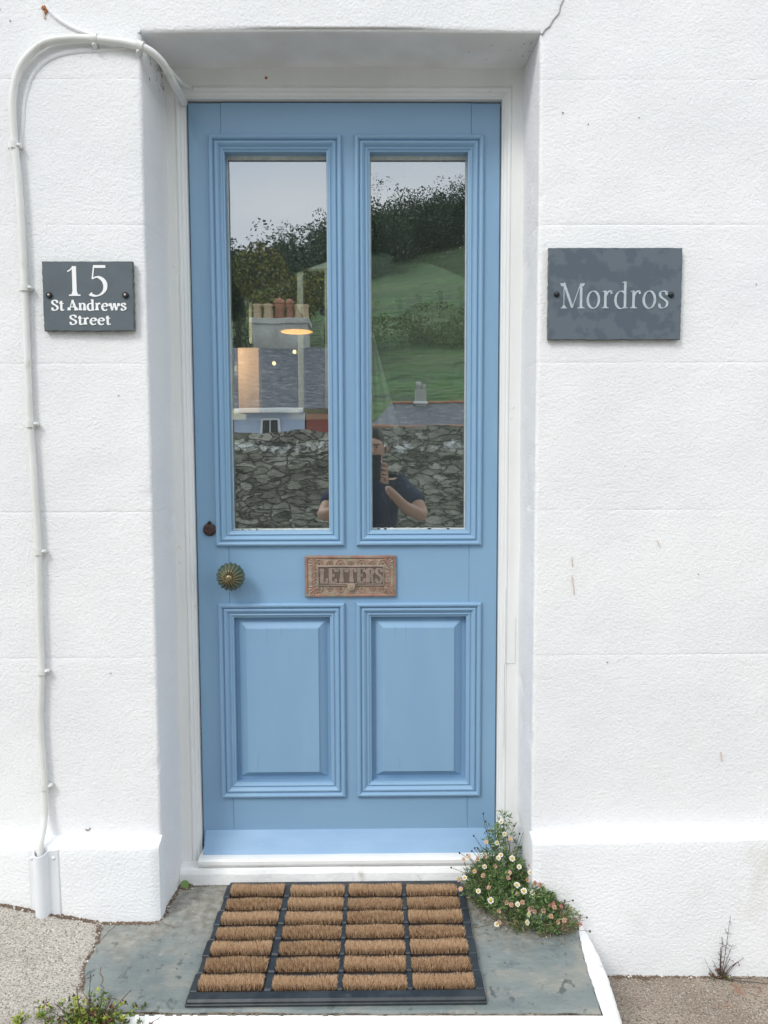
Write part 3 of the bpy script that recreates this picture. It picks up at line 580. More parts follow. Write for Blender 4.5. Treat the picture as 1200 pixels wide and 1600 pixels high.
# glyph: (advance, [strokes]); stroke = (points, width mode) 'n' nib, 'T' thick, 't' thin; ('S', x, y, half width) = serif
GL = {
 '1': (.62, [([(.32, 0), (.32, .97)], 'T'), (crv([(.10, .80), (.20, .86), (.30, .97)]), 't'), ('S', .32, 0, .19)]),
 '5': (.72, [([(.20, .96), (.60, .96)], 'M'), ([(.215, .96), (.16, .56)], 't'), (crv([(.15, .56), (.32, .62), (.48, .55), (.575, .40), (.56, .20), (.44, .06), (.28, .0), (.13, .03), (.08, .08)]), 'n')]),
 'S': (.60, [(crv([(.49, .74), (.45, .90), (.31, .975), (.17, .93), (.115, .79), (.18, .63), (.32, .51), (.46, .38), (.495, .22), (.42, .07), (.28, .015), (.15, .06), (.09, .24)]), 'n'), ([(.49, .98), (.495, .70)], 't'), ([(.085, .02), (.09, .30)], 't')]),
 't': (.38, [(crv([(.17, .90), (.17, .5), (.17, .15), (.21, .03), (.29, .02), (.36, .08)]), 'n'), ([(.04, X_ - .02), (.35, X_ - .02)], 't'), ([(.05, X_ - .02), (.17, .90)], 't')]),
 'A': (.80, [([(.14, 0), (.395, .99)], 't'), ([(.38, 1.0), (.65, 0)], 'T'), ([(.22, .33), (.56, .33)], 't'), ('S', .13, 0, .12), ('S', .65, 0, .14)]),
 'n': (.62, [([(.15, 0), (.15, X_)], 'T'), (crv([(.15, .50), (.26, .66), (.38, .66), (.455, .55), (.46, .35), (.46, .0)]), 'n'), ('S', .15, 0, .12), ('S', .46, 0, .12), ([(.04, X_ - .03), (.15, X_)], 't')]),
 'd': (.60, [([(.43, 0), (.43, 1.04)], 'T'), (arc(.28, .33, .21, .34, 35, 325, 22), 'n'), ([(.31, 1.0), (.43, 1.04)], 't'), ([(.43, .02), (.55, .02)], 't')]),
 'r': (.46, [([(.15, 0), (.15, X_)], 'T'), (crv([(.16, .44), (.23, .61), (.32, .67), (.39, .64)]), 'M'), ('S', .15, 0, .13), ([(.04, X_ - .03), (.15, X_)], 't'), ('D', .375, .60, .05)]),
 'e': (.54, [(arc(.27, .33, .20, .34, 12, 318, 24), 'n'), ([(.08, .39), (.455, .39)], 't')]),
 'w': (.86, [([(.12, X_), (.27, .0)], 'T'), ([(.27, .0), (.42, X_)], 't'), ([(.42, X_), (.57, .0)], 'T'), ([(.57, .0), (.73, X_)], 't'), ('S', .12, X_, .10), ('S', .42, X_, .09), ('S', .73, X_, .09)]),
 's': (.46, [(crv([(.36, .52), (.32, .63), (.22, .665), (.12, .62), (.10, .51), (.17, .41), (.29, .32), (.37, .22), (.34, .08), (.22, .01), (.12, .03), (.07, .16)]), 'n'), ([(.365, .67), (.37, .49)], 't'), ([(.065, .01), (.07, .2)], 't')]),
 'M': (.98, [([(.16, 0), (.16, .97)], 't'), ([(.15, .99), (.475, .03)], 'T'), ([(.475, .03), (.78, .97)], 't'), ([(.80, 0), (.80, .97)], 'T'), ('S', .16, 0, .12), ('S', .80, 0, .14), ('S', .10, .97, .09), ('S', .85, .97, .09)]),
 'o': (.58, [(arc(.28, .335, .21, .335, 0, 360, 30), 'n')]),
 'L': (.62, [([(.20, 0), (.20, 1)], 'T'), ([(.10, .02), (.56, .02)], 't'), ([(.55, 0), (.56, .30)], 'M'), ('S', .20, 1, .16)]),
 'E': (.66, [([(.20, 0), (.20, 1)], 'T'), ([(.10, .02), (.58, .02)], 't'), ([(.10, .98), (.57, .98)], 't'), ([(.20, .5), (.44, .5)], 't'), ([(.57, 0), (.58, .28)], 'M'), ([(.56, 1), (.57, .74)], 'M'), ([(.44, .38), (.44, .62)], 't')]),
 'T': (.70, [([(.35, 0), (.35, 1)], 'T'), ([(.06, .98), (.64, .98)], 't'), ([(.06, 1), (.07, .72)], 'M'), ([(.64, 1), (.63, .72)], 'M'), ('S', .35, 0, .17)]),
 'R': (.70, [([(.20, 0), (.20, 1)], 'T'), (crv([(.20, .98), (.40, .97), (.52, .88), (.53, .70), (.42, .55), (.20, .52)]), 'n'), (crv([(.34, .53), (.46, .40), (.50, .15), (.58, .02), (.66, .03)]), 'M'), ('S', .20, 0, .15), ('S', .13, 1, .08)]),
 ' ': (.22, []),
}
def text(mb, s, x0, x1, zb, cap, yf, thick, thin, mi=0, dep=.0012, nib=14, wave=None):
    """letters standing dep proud of the plane y=yf"""
    tot = sum(GL[c][0] for c in s); sx = (x1 - x0) / tot; pen = x0; idx = 0
    for c in s:
        adv, st = GL[c]
        for k in st:
            idx += 1; y = yf - dep - (idx % 13) * 6e-5
            def tr(p): return (pen + p[0] * sx, zb + p[1] * cap)
            if k[0] == 'S':
                _, x, yy, hw = k; sgn = 1 if yy < .5 * cap / cap else -1; h = thin * 1.0
                a = tr((x - hw, yy)); b = tr((x + hw, yy)); m = tr((x, yy)); bw = thick * .75
                up1 = h * sgn; up2 = (h + thick * .9) * sgn
                pts = [(a[0], a[1]), (b[0], b[1]), (b[0], b[1] + up1), (m[0] + bw, m[1] + up1 * 1.3), (m[0] + thick * .5, m[1] + up2), (m[0] - thick * .5, m[1] + up2), (m[0] - bw, m[1] + up1 * 1.3), (a[0], a[1] + up1)]
                if sgn < 0: pts = pts[::-1]
                mb.poly(pts, yf + .001, y, mi, 'XZ'); continue
            if k[0] == 'D':
                ctr = tr((k[1], k[2])); rad = k[3] * cap * .95
                mb.poly([(ctr[0] + rad * math.cos(a_), ctr[1] + rad * math.sin(a_)) for a_ in np.linspace(0, 2 * math.pi, 12, endpoint=False)], yf + .001, y, mi, 'XZ'); continue
            P = [tr(p) for p in k[0]]; n = len(P); L_ = []; R_ = []
            for i in range(n):
                a = P[max(i - 1, 0)]; b = P[min(i + 1, n - 1)]; dx, dz = b[0] - a[0], b[1] - a[1]; ll = math.hypot(dx, dz) or 1
                th_ = math.atan2(dz, dx)
                wd = {'n': thin + (thick - thin) * abs(math.sin(th_ - R(nib))) ** 1.4, 'T': thick, 't': thin, 'M': (thick + thin) * .5}[k[1]]
                nx, nz = -dz / ll * wd / 2, dx / ll * wd / 2
                L_.append((P[i][0] + nx, P[i][1] + nz)); R_.append((P[i][0] - nx, P[i][1] - nz))
            for i in range(n - 1):
                vs = [(L_[i][0], y, L_[i][1]), (R_[i][0], y, R_[i][1]), (R_[i + 1][0], y, R_[i + 1][1]), (L_[i + 1][0], y, L_[i + 1][1])]
                vs += [(a, yf + .001, b) for a, _, b in vs]
                fs = [(0, 1, 2, 3), (0, 3, 7, 4), (1, 5, 6, 2)]
                if i == 0: fs.append((0, 4, 5, 1))
                if i == n - 2: fs.append((3, 2, 6, 7))
                mb.add(vs, fs, mi)
        pen += adv * sx

# letter plate
lp = MB(); lx0, lx1, lz0, lz1 = -.1955, .0515, .773, .886
lp.box(lx0, lx1, .1845, .1905, lz0, lz1, 0, .0012)
lp.ring((lx0, lx1, lz0, lz1), [(.001, .185), (.001, .1825), (.002, .1815), (.0065, .1815), (.0078, .1828), (.0085, .1842)], 0)
lp.box(lx0 + .009, lx1 - .009, .1838, .1850, lz0 + .009, lz1 - .009, 1)
fx0, fx1, fz0, fz1 = -.161, .0195, .8035, .8585
YF = .1838
def archs(cx, cz, ang, r=.0105):
    ca, sa = math.cos(ang), math.sin(ang)
    def T(p): return (cx + p[0] * ca - p[1] * sa, YF - .0006, cz + p[0] * sa + p[1] * ca)
    lp.tube([T((r * 1.05 * math.cos(t), .0005 + r * 1.35 * math.sin(t))) for t in np.linspace(0, math.pi, 13)], .0013, 5, 0)
    for s_ in (-1, 0, 1):
        a0 = s_ * .55; ln = r * (1.35 if s_ == 0 else 1.05); wd = .0019
        pp = [(0, 0), (wd * math.cos(a0) + math.sin(a0) * ln * .55, ln * .55 * math.cos(a0) - wd * math.sin(a0)), (math.sin(a0) * ln, math.cos(a0) * ln), (-wd * math.cos(a0) + math.sin(a0) * ln * .55, ln * .55 * math.cos(a0) + wd * math.sin(a0))]
        b = [T(p) for p in pp]; mid = T((math.sin(a0) * ln * .5, math.cos(a0) * ln * .5)); mid = (mid[0], mid[1] - .0018, mid[2])
        lp.add(b + [mid], [(0, 1, 4), (1, 2, 4), (2, 3, 4), (3, 0, 4)], 0)
        lp.add([T(p) for p in ((-.0014, 0), (.0014, 0), (0, -.001))], [(0, 1, 2)], 0)
nt_ = 7
for i in range(nt_):
    x = -.157 + i * (.1725 / (nt_ - 1))
    archs(x, fz1 + .0032, 0, .0098 if i % 2 == 0 else .0072); archs(x, fz0 - .0032, math.pi, .0098 if i % 2 == 0 else .0072)
for i in range(3):
    z = .8125 + i * .0185
    archs(fx0 - .0035, z, math.pi / 2, .0088); archs(fx1 + .0035, z, -math.pi / 2, .0088)
for (cx, cz, a0) in ((fx0 - .002, fz1 + .002, 135), (fx1 + .002, fz1 + .002, 45), (fx0 - .002, fz0 - .002, 225), (fx1 + .002, fz0 - .002, 315)):
    for s_ in (-44, -22, 0, 22, 44):
        a = R(a0 + s_); ln = .030 if abs(s_) < 30 else .023; d = Vector((math.cos(a), 0, math.sin(a))); n_ = Vector((-d.z, 0, d.x)); b = Vector((cx, YF - .0004, cz))
        q_ = [b + d * .004, b + d * ln * .7 + n_ * .0026, b + d * ln, b + d * ln * .7 - n_ * .0026, b + d * ln * .65 + Vector((0, -.0022, 0))]
        lp.add(q_, [(0, 1, 4), (1, 2, 4), (2, 3, 4), (3, 0, 4)], 0)
plate = sub(lp, 'letter_plate', [M['copper'], M['verdi'], M['copperdark'], M['copperletter']], door)
plate['label'] = 'ornate aged copper letter plate with raised lettering'
lp = MB(); 
lp.ring((fx0, fx1, fz0, fz1), [(0, .1842), (0, .1805), (.001, .1798), (.0028, .1798), (.0036, .1812), (.0040, .1825)], 3)
lp.box(fx0 + .003, fx1 - .003, .1822, .1840, fz0 + .003, fz1 - .003, 2)
text(lp, 'LETTERS', fx0 + .0045, fx1 - .003, fz0 + .0095, .0385, .1822, .0098, .0042, 3, dep=.0016, nib=0)
lp.tube([(fx0 + .006, .1812, fz0 + .0065), (fx1 - .006, .1812, fz0 + .0065)], .0012, 6, 3)
lp.poly([(-.083, .8095), (-.0575, .8095), (-.0600, .8045), (-.0620, .7960), (-.0665, .7915), (-.0740, .7915), (-.0785, .7960), (-.0805, .8045)], .1835, .1765, 1, 'XZ')
lp.tube([(-.084, .1785, .8085), (-.0565, .1785, .8085)], .0022, 8, 1)
lp.build('letter_flap', [M['copper'], M['verdi'], M['copperdark'], M['copperletter']], None).parent = door

# ------------------------------------------------------------------ slate plaques
def plaque(name, x0, x1, z0, z1, m, th, tilt):
    p = MB(); n = 26; rr = random.Random(int(x0 * 1000)); j = lambda a: rr.uniform(-a, a)
    loop = [(x0 + (x1 - x0) * i / n, z0 + j(.0009)) for i in range(n)] + [(x1 + j(.0007), z0 + (z1 - z0) * i / n) for i in range(n)] + [(x1 - (x1 - x0) * i / n, z1 + j(.0005)) for i in range(n)] + [(x0 + j(.0007), z1 - (z1 - z0) * i / n) for i in range(n)]
    cx, cz = (x0 + x1) / 2, (z0 + z1) / 2; k = len(loop)
    A = [(a, -.0030, b) for a, b in loop]; B = [(a, -.0030 - th + .001, b) for a, b in loop]; C_ = [(cx + (a - cx) * .992, -.0030 - th, cz + (b - cz) * .99) for a, b in loop]
    p.add(A + B + C_, [(i, (i + 1) % k, k + (i + 1) % k, k + i) for i in range(k)] + [(k + i, k + (i + 1) % k, 2 * k + (i + 1) % k, 2 * k + i) for i in range(k)], 1)
    p.add(C_, [tuple(range(k))], 0)
    return p
p = plaque('l', -.785, -.573, 1.451, 1.612, None, .013, 0)
YP = -.016
text(p, '1', -.7325, -.6885, 1.532, .0705, YP, .0098, .0028, 2, dep=.0007)
text(p, '5', -.6790, -.6275, 1.532, .0705, YP, .0098, .0030, 2, dep=.0007)
text(p, 'St Andrews', -.767, -.5885, 1.4985, .0240, YP, .0052, .0020, 2, dep=.0007)
text(p, 'Street', -.7255, -.6270, 1.4655, .0222, YP, .0052, .0020, 2, dep=.0007)
s1 = p.build('number_plaque', [M['slateL'], M['sedge'], M['white_letter']])
tag(s1, 'slate house number plaque with white figures and street name in serif lettering', 'sign')
p = plaque('r', .4095, .7270, 1.4285, 1.643, None, .010, 0)
text(p, 'Mordros', .4365, .6985, 1.502, .0600, -.013, .0058, .0017, 2, dep=.0006)
s2 = p.build('name_plaque', [M['slateR'], M['sedge'], M['grey_letter']])
tag(s2, 'larger mottled slate plaque carved with the house name in thin grey letters', 'sign')
for (par, x, z, y, pin) in ((s1, -.7695, 1.5335, -.016, 1), (s1, -.5905, 1.5335, -.016, 1), (s2, .4295, 1.5350, -.013, 0), (s2, .7020, 1.5335, -.013, 0)):
    k = MB(); rr = .0075 if pin else .0068
    k.lathe([(rr, y + .001), (rr, y - .002), (rr * .85, y - .0045), (rr * .5, y - .0062), (.0005, y - .0068)] if not pin else [(rr, y + .001), (rr, y - .003), (rr * .8, y - .0038), (rr * .55, y - .0030), (.0005, y - .0028)], 16, 0, c=(x, 0, z))
    if pin: k.lathe([(.0032, y - .002), (.0032, y - .0052), (.0022, y - .0060), (.0004, y - .006)], 12, 1, c=(x, 0, z))
    o = k.build('screw', [M['screw'], M['screwpin']]); o.parent = par

# ------------------------------------------------------------------ cables on the wall
def smooth_path(P, n=6):
    P = [Vector(p) for p in P]; Q = [P[0]] + P + [P[-1]]; out = []
    for i in range(1, len(Q) - 2):
        for k in range(n):
            t = k / n; p0, p1, p2, p3 = Q[i - 1:i + 3]
            out.append(.5 * ((2 * p1) + (p2 - p0) * t + (2 * p0 - 5 * p1 + 4 * p2 - p3) * t * t + (3 * p1 - p0 - 3 * p2 + p3) * t ** 3))
    return out + [P[-1]]
cab = empty('cable', (-.83, 0, .18)); tag(cab, 'thick white painted cable clipped down the wall and bent over towards the doorway', 'cable')
path = smooth_path([(-.8290, -.0445, .13), (-.8285, -.0445, .18), (-.8270, -.040, .215), (-.8262, -.018, .268), (-.8265, -.012, .337), (-.8295, -.012, .43), (-.8315, -.012, .516), (-.8240, -.012, .628), (-.8235, -.012, .787), (-.8200, -.012, .928), (-.8225, -.012, 1.052), (-.8275, -.012, 1.236), (-.8285, -.012, 1.387), (-.8290, -.012, 1.566), (-.8325, -.012, 1.771), (-.8400, -.012, 1.894), (-.8390, -.012, 1.987), (-.8160, -.012, 2.057), (-.7640, -.013, 2.103), (-.702, -.013, 2.1145), (-.636, -.013, 2.112), (-.572, -.013, 2.1045), (-.525, -.010, 2.092), (-.497, .012, 2.073), (-.487, .060, 2.054), (-.486, .115, 2.050), (-.487, .163, 2.052)], 6)
rads = [.0078 if p.z < 1.5 and p.x < -.8 else .0089 if p.z > 1.9 or p.x > -.8 else .0084 for p in path]
rads = [sum(rads[max(0, i - 5):i + 6]) / len(rads[max(0, i - 5):i + 6]) for i in range(len(rads))]
def cpart(mb, name, m): o = mb.build(name, m); o.parent = cab; o.matrix_parent_inverse = Matrix.Translation((.83, 0, -.18)); return o
k = MB(); k.tube(path, rads, 12); cpart(k, 'sheath', M['cable'])
k = MB(); k.tube(smooth_path([(-.488, .03, 2.068), (-.478, .075, 2.066), (-.474, .12, 2.075), (-.468, .158, 2.0885)]), .005, 8); cpart(k, 'branch', M['cable'])
def clip(x, z, t, rad=.0085, y=-.012, side=1):
    k = MB(); t = Vector(t).normalized(); n_ = Vector((t.z, 0, -t.x)) * side
    c = Vector((x, y, z)); prof = [c + n_ * (rad + .006) + Vector((0, -y, 0)), ]
    pts = [c + n_ * ((rad + .0030) * math.cos(a)) + Vector((0, -(rad + .0030) * math.sin(a), 0)) for a in np.linspace(-.5, math.pi + .3, 14)]
    A = [p_ + t * .0075 for p_ in pts]; B = [p_ - t * .0075 for p_ in pts]
    A2 = [c + (p_ - c) * .78 + t * .006 for p_ in pts]; B2 = [c + (p_ - c) * .78 - t * .006 for p_ in pts]; n = len(pts)
    k.add(A + B + A2 + B2, [(i, i + 1, n + i + 1, n + i) for i in range(n - 1)] + [(i, 2 * n + i, 2 * n + i + 1, i + 1) for i in range(n - 1)] + [(n + i, n + i + 1, 3 * n + i + 1, 3 * n + i) for i in range(n - 1)])
    b = c + n_ * (rad + .0045); k.tube([b + Vector((0, .012, 0)), b + Vector((0, -.004, 0))], .0052, 10); k.tube([b + Vector((0, .0, 0)), b + Vector((0, -.0065, 0))], .0030, 8)
    cpart(k, 'clip', M['cable'])
for (x, z, t, s_) in ((-.647, 2.1135, (1, 0, 0), 1), (-.541, 2.098, (.94, 0, -.35), 1), (-.8425, 1.876, (0, 0, 1), 1), (-.829, 1.551, (0, 0, 1), 1), (-.8275, 1.232, (0, 0, 1), 1), (-.8205, .925, (0, 0, 1), 1), (-.8235, .630, (0, 0, 1), 1), (-.8262, .340, (0, 0, 1), 1)): clip(x, z, t, side=s_)
k = MB(); k.tube(smooth_path([(-.775, .0, 2.27), (-.765, -.001, 2.215), (-.748, -.001, 2.178), (-.718, -.001, 2.154), (-.685, -.001, 2.138), (-.65, -.002, 2.127)]), .0045, 8)
tag(k.build('thin_cable', M['wall']), 'thin painted-over cable running down to meet the bend of the thick cable', 'cable')
k = MB(); P_ = smooth_path([(-.838, .004, 1.86), (-.826, .004, 1.92), (-.818, .004, 1.985), (-.797, .004, 2.040), (-.757, .004, 2.076), (-.70, .003, 2.092), (-.64, .003, 2.095), (-.59, .003, 2.100), (-.56, .004, 2.103)]); k.tube(P_, .0075, 8); o = k.build('filler_ridge', M['wall'], house); o.matrix_parent_inverse = Matrix.Identity(4)
# guard over the foot of the cable
k = MB(); pr = []
for (x, y) in ((-.8585, -.0365), (-.8585, -.0390), (-.8500, -.0398), (-.8470, -.0405), (-.8455, -.045), (-.8420, -.053), (-.8360, -.0585), (-.8290, -.0605), (-.8220, -.0585), (-.8160, -.053), (-.8120, -.045), (-.8095, -.0405), (-.7900, -.0395), (-.7860, -.0385), (-.7855, -.0360)): pr.append((x, y))
zs = np.linspace(.020, .1885, 8); P = np.zeros((8, len(pr), 3)); Pi = P.copy()
for i, z in enumerate(zs):
    for j, (x, y) in enumerate(pr):
        bul = max(0, (-.040 - y) / .02); zz = z + (bul * -.010 + .004 * math.sin(j * 1.3) if i == 0 else 0) + (-.006 * bul if i == 7 else 0)
        P[i, j] = (x, y - .0008, zz); Pi[i, j] = (x * 1.0 - (.0018 if x > -.829 and bul else -.0018 if bul else 0), y + .0018 * (bul > 0), zz)
k.grid(P, 0); k.grid(Pi, 0, flip=True); k.grid(np.stack([P[-1], Pi[-1]], 0), 0)
for x in (-.8530, -.7985): k.lathe([(.0045, -.0385), (.0045, -.0418), (.003, -.0430), (.0004, -.0434)], 12, 0, c=(x, 0, .170))
gd = k.build('cable_guard', M['pvc']); tag(gd, 'white plastic capping screwed over the foot of the thick cable', 'cable guard')

# ------------------------------------------------------------------ step
step = empty('doorstep', (0, -.1, -.1)); tag(step, 'blue-grey slate doorstep on a white painted base, stained and lichened', 'step')
def spart(mb, name, m): o = mb.build(name, m); o.parent = step; o.matrix_parent_inverse = Matrix.Translation((0, .1, .1)); return o
def wob(pts, j, n=5):
    out = []
    for i in range(len(pts)):
        a, b = pts[i], pts[(i + 1) % len(pts)]
        for t in range(n): out.append((a[0] + (b[0] - a[0]) * t / n + random.uniform(-j, j), a[1] + (b[1] - a[1]) * t / n + random.uniform(-j, j)))
    return out
base = [(-.700, .20), (-.700, -.04), (-.672, -.10), (-.668, -.20), (-.640, -.27), (-.600, -.31), (-.560, -.330), (-.30, -.336), (0, -.341), (.25, -.345), (.463, -.348), (.466, -.30), (.470, -.22), (.478, -.14), (.488, -.075), (.500, -.035), (.500, .20)]
sl = wob(base, .0022, 6)
k = MB(); n = len(sl); cx, cy0 = -.1, -.05
top = [(a, b, .0) for a, b in sl]; e1 = [(a, b, -.004) for a, b in sl]; tt = [(cx + (a - cx) * .993, cy0 + (b - cy0) * .985, .0005) for a, b in sl]; bt = [(a, b, -.026) for a, b in sl]
k.add(tt, [tuple(range(n))], 0); k.add(tt + e1, [(i, (i + 1) % n, n + (i + 1) % n, n + i) for i in range(n)], 0); k.add(e1 + bt, [(i, (i + 1) % n, n + (i + 1) % n, n + i) for i in range(n)], 1)
def crack(P, wd=.0016, z=.0010, mi=2):
    for i in range(len(P) - 1):
        a, b = Vector((*P[i], 0)), Vector((*P[i + 1], 0)); t = (b - a).normalized(); n_ = Vector((-t.y, t.x, 0)) * wd * random.uniform(.35, .8)
        k.add([(q_.x, q_.y, z + i * 2e-5) for q_ in (a - n_, b - n_, b + n_, a + n_)], [(0, 1, 2, 3)], mi)
def jag2(a, b, n, j): return [(a[0] + (b[0] - a[0]) * i / n + random.uniform(-j, j), a[1] + (b[1] - a[1]) * i / n + random.uniform(-j, j)) for i in range(n + 1)]
crack(jag2((.222, -.075), (.30, -.052), 8, .002)); crack(jag2((-.665, -.12), (-.645, -.02), 8, .003), .002); crack(jag2((-.60, .0), (-.50, -.06), 10, .003), .0012); crack(jag2((-.628, -.20), (-.590, -.30), 9, .004), .0014)
spart(k, 'slate_slab', [M['slab'], M['mortar'], M['dirt']])
# white painted base with flared flank
k = MB(); zb_ = -.30
loop_t = [(-.575, -.331), (-.30, -.3375), (0, -.3425), (.25, -.3465), (.4655, -.3495), (.4675, -.30), (.4715, -.22), (.4795, -.14), (.4895, -.075), (.502, -.034)]
loop_o = [(-.578, -.3460), (-.30, -.3510), (0, -.356), (.25, -.360), (.505, -.372), (.514, -.30), (.521, -.22), (.523, -.14), (.518, -.07), (.508, -.036)]
def lerp_loop(L, m):
    out = []
    for i in range(len(L) - 1):
        for t in range(m): out.append((L[i][0] + (L[i + 1][0] - L[i][0]) * t / m, L[i][1] + (L[i + 1][1] - L[i][1]) * t / m))
    return out + [L[-1]]
A = lerp_loop(loop_t, 8); B = lerp_loop(loop_o, 8); rows = []
NN = len(A)
for t, zz in ((0, -.0075), (.10, -.0065), (.35, -.009), (.7, -.014), (.88, -.020), (.97, -.030), (1, -.055), (1.0, -.10), (1.02, -.30)):
    rows.append([(a[0] + (b[0] - a[0]) * min(t, 1) + .0009 * random.uniform(-1, 1) * (t > 0), a[1] + (b[1] - a[1]) * min(t, 1) - (.002 * random.random() if t > 0 else 0), zz - (.003 * random.random() if 0 < t < 1 else 0)) for a, b in zip(A, B)])
P = np.array(rows); k.grid(P, 0)
k.poly([(-.56, -.325), (.46, -.345), (.49, -.04), (.49, .1), (-.56, .1)], -.30, -.027, 0)
for i in range(46):   # crumbled mortar line under the slab nosing
    x = random.uniform(-.56, .45); y = -.3345 - (x + .5) * .0125; r_ = random.uniform(.001, .005)
    k.box(x, x + r_ * 3, y - .0015 - random.random() * .0015, y + .002, -.0075 - random.random() * .002, -.0050, 1, .0006)
spart(k, 'painted_base', [M['render'], M['mortar']])

# ------------------------------------------------------------------ ground
def ground_z(X, Y):
    zl = -.004 + np.clip(-.66 - X, 0, 3) * .20
    zr = -.150 - np.clip(X - .55, 0, 9) * .02
    t = np.clip((X + .64) / .10, 0, 1); t = t * t * (3 - 2 * t)
    z = zl * (1 - t) + zr * t
    return z + np.clip(-.45 - Y, 0, 2.2) * -.035
def gpatch(xs, ys, name, m, kind_label):
    X, Y = np.meshgrid(xs, ys); Z = ground_z(X, Y); P = np.stack([X, Y, Z], -1); P[..., 2] += .005 * vnoise(P * [1, 1, 0], 11) + .0022 * vnoise(P * [1, 1, 0], 60)
    g_ = MB(); g_.grid(P, 0); o = g_.build(name, m); o['kind'] = 'structure'; return o
gpatch(np.arange(-1.6, -.5199, .012), np.arange(-1.0, .045, .0115), 'pavement', M['paveL'], '')
gpatch(np.arange(-.52, 1.6, .014), np.arange(-1.0, .045, .0125), 'pavement', M['paveR'], '')
g_ = MB(); NX = 40
Xs = np.linspace(-9, 9, 73); Ys = np.concatenate([np.linspace(-1.6, -.995, 4)]); X, Y = np.meshgrid(Xs, Ys); P = np.stack([X, Y, ground_z(np.clip(X, -1.6, 1.6), Y) - .001], -1); g_.grid(P, 0)
for xr in (np.linspace(-9, -1.6, 20), np.linspace(1.6, 9, 20)):
    X, Y = np.meshgrid(xr, np.linspace(-1.0, .02, 6)); P = np.stack([X, Y, ground_z(np.clip(X, -1.6, 1.6), Y)], -1); g_.grid(P, 0)
o = g_.build('pavement', M['paveR']); o['kind'] = 'structure'
g_ = MB(); g_.add([(-900, -900, -.262), (900, -900, -.262), (900, 900, -.262), (-900, 900, -.262)], [(0, 1, 2, 3)]); o = g_.build('ground', M['road']); o['kind'] = 'structure'
# crack with dirt between slab and pavement, dirt line at the foot of the wall
k = MB()
def dirtline(P, n, spread, zoff, r=(.0015, .005), f=None):
    for _ in range(n):
        i = random.randrange(len(P) - 1); t = random.random(); x = P[i][0] + (P[i + 1][0] - P[i][0]) * t + random.gauss(0, spread); y = P[i][1] + (P[i + 1][1] - P[i][1]) * t + random.gauss(0, spread)
        z = (float(ground_z(np.array(x), np.array(y))) if f is None else f) + zoff; rr = random.uniform(*r)
        vs = [(x + rr * random.uniform(.5, 1) * math.cos(a), y + rr * random.uniform(.5, 1) * math.sin(a), z) for a in np.linspace(0, 2 * math.pi, 6, endpoint=False)] + [(x, y, z + rr * .7)]
        k.add(vs, [(j, (j + 1) % 6, 6) for j in range(6)], 1 if random.random() < .07 else 0, True)
dirtline([(-.95, -.040), (-.70, -.041)], 420, .0035, .001)
dirtline([(-.70, -.040), (-.548, -.041)], 260, .0030, .0, f=.0012)
dirtline([(.58, -.040), (1.1, -.041)], 380, .0035, .0)
dirtline([(-.545, -.03), (-.533, .118)], 240, .003, .0, f=.001); dirtline([(-.527, .112), (-.505, .114)], 160, .007, 0, f=.0015)
dirtline([(-.52, .1155), (.33, .1165)], 200, .0016, 0, r=(.0008, .003), f=.0012)
dirtline([(-.688, -.05), (-.672, -.10), (-.668, -.20), (-.645, -.27)], 260, .0028, .003, r=(.001, .0035))
dirtline([(.25, -.02), (.46, -.10)], 420, .02, 0, r=(.0008, .003), f=.0012)
dirtline([(-.60, -.05), (-.45, .05)], 120, .05, 0, r=(.0006, .0018), f=.0012)
o = k.build('dirt', [M['dirt'], M['grit']]); o['kind'] = 'stuff'; o['label'] = 'crumbs of dirt and grit in the seams of the step and pavement'

# ------------------------------------------------------------------ doormat
mt = empty('doormat', (-.085, -.10, 0)); tag(mt, 'black rubber doormat holding rows of brown coir bristle bars', 'doormat')
def mpart(mb, name, m): o = mb.build(name, m); o.parent = mt; o.matrix_parent_inverse = Matrix.Translation((.085, .10, 0)); return o
MX = [(-.385, -.2475), (-.2290, -.0905), (-.0765, .0600), (.0745, .2060)]
MY0, PITCH = .0965, .0566
k = MB(); zt = .015
def skew(x, y): return x - (.003 * (MY0 - y) / .42 if x < -.3 else 0)
def sbox(x0, x1, y0, y1, z0, z1, ch=.0015):
    t_ = MB(); t_.box(x0, x1, y0, y1, z0, z1, 0, ch); k.add([(skew(a, b), b, c) for a, b, c in t_.v], t_.f, 0)
for r_ in range(7):
    yb = MY0 - r_ * PITCH
    sbox(-.4020 + .004 * (r_ % 2), -.3850, yb - PITCH + .0015, yb - .0005, .001, zt + .0012); sbox(.2062, .2260 - .002 * (r_ % 2), yb - PITCH + .0015, yb - .0005, .001, zt + .0012)
    sbox(-.4005, -.3860, yb - .006, yb + .006, .001, zt - .002); sbox(.2065, .2220, yb - .006, yb + .006, .001, zt - .002)
    for (a, b) in ((-.2472, -.2293), (-.0902, -.0768), (.0603, .0742)):
        sbox(a, b, yb - PITCH + .004, yb - .0035, .001, zt + .0015, .003); sbox(a + .0006, b - .0006, yb - .008, yb + .004, .001, zt - .0025)
    sbox(-.386, .2065, yb - .0042, yb + .0015, .001, .010, .001)
sbox(-.398, .2215, MY0 - .002, MY0 + .0145, .001, zt + .0005, .003)
ye = MY0 - 7 * PITCH
sbox(-.4030, .2265, ye - .026, ye + .003, .0008, zt + .001, .004); sbox(-.4040, .2275, ye - .0275, ye - .010, .0008, .008, .002)
k.poly([(-.39, MY0), (-.40, ye), (.215, ye), (.21, MY0)][::-1], .0009, .0042, 0)
mpart(k, 'rubber_frame', M['rubber'])
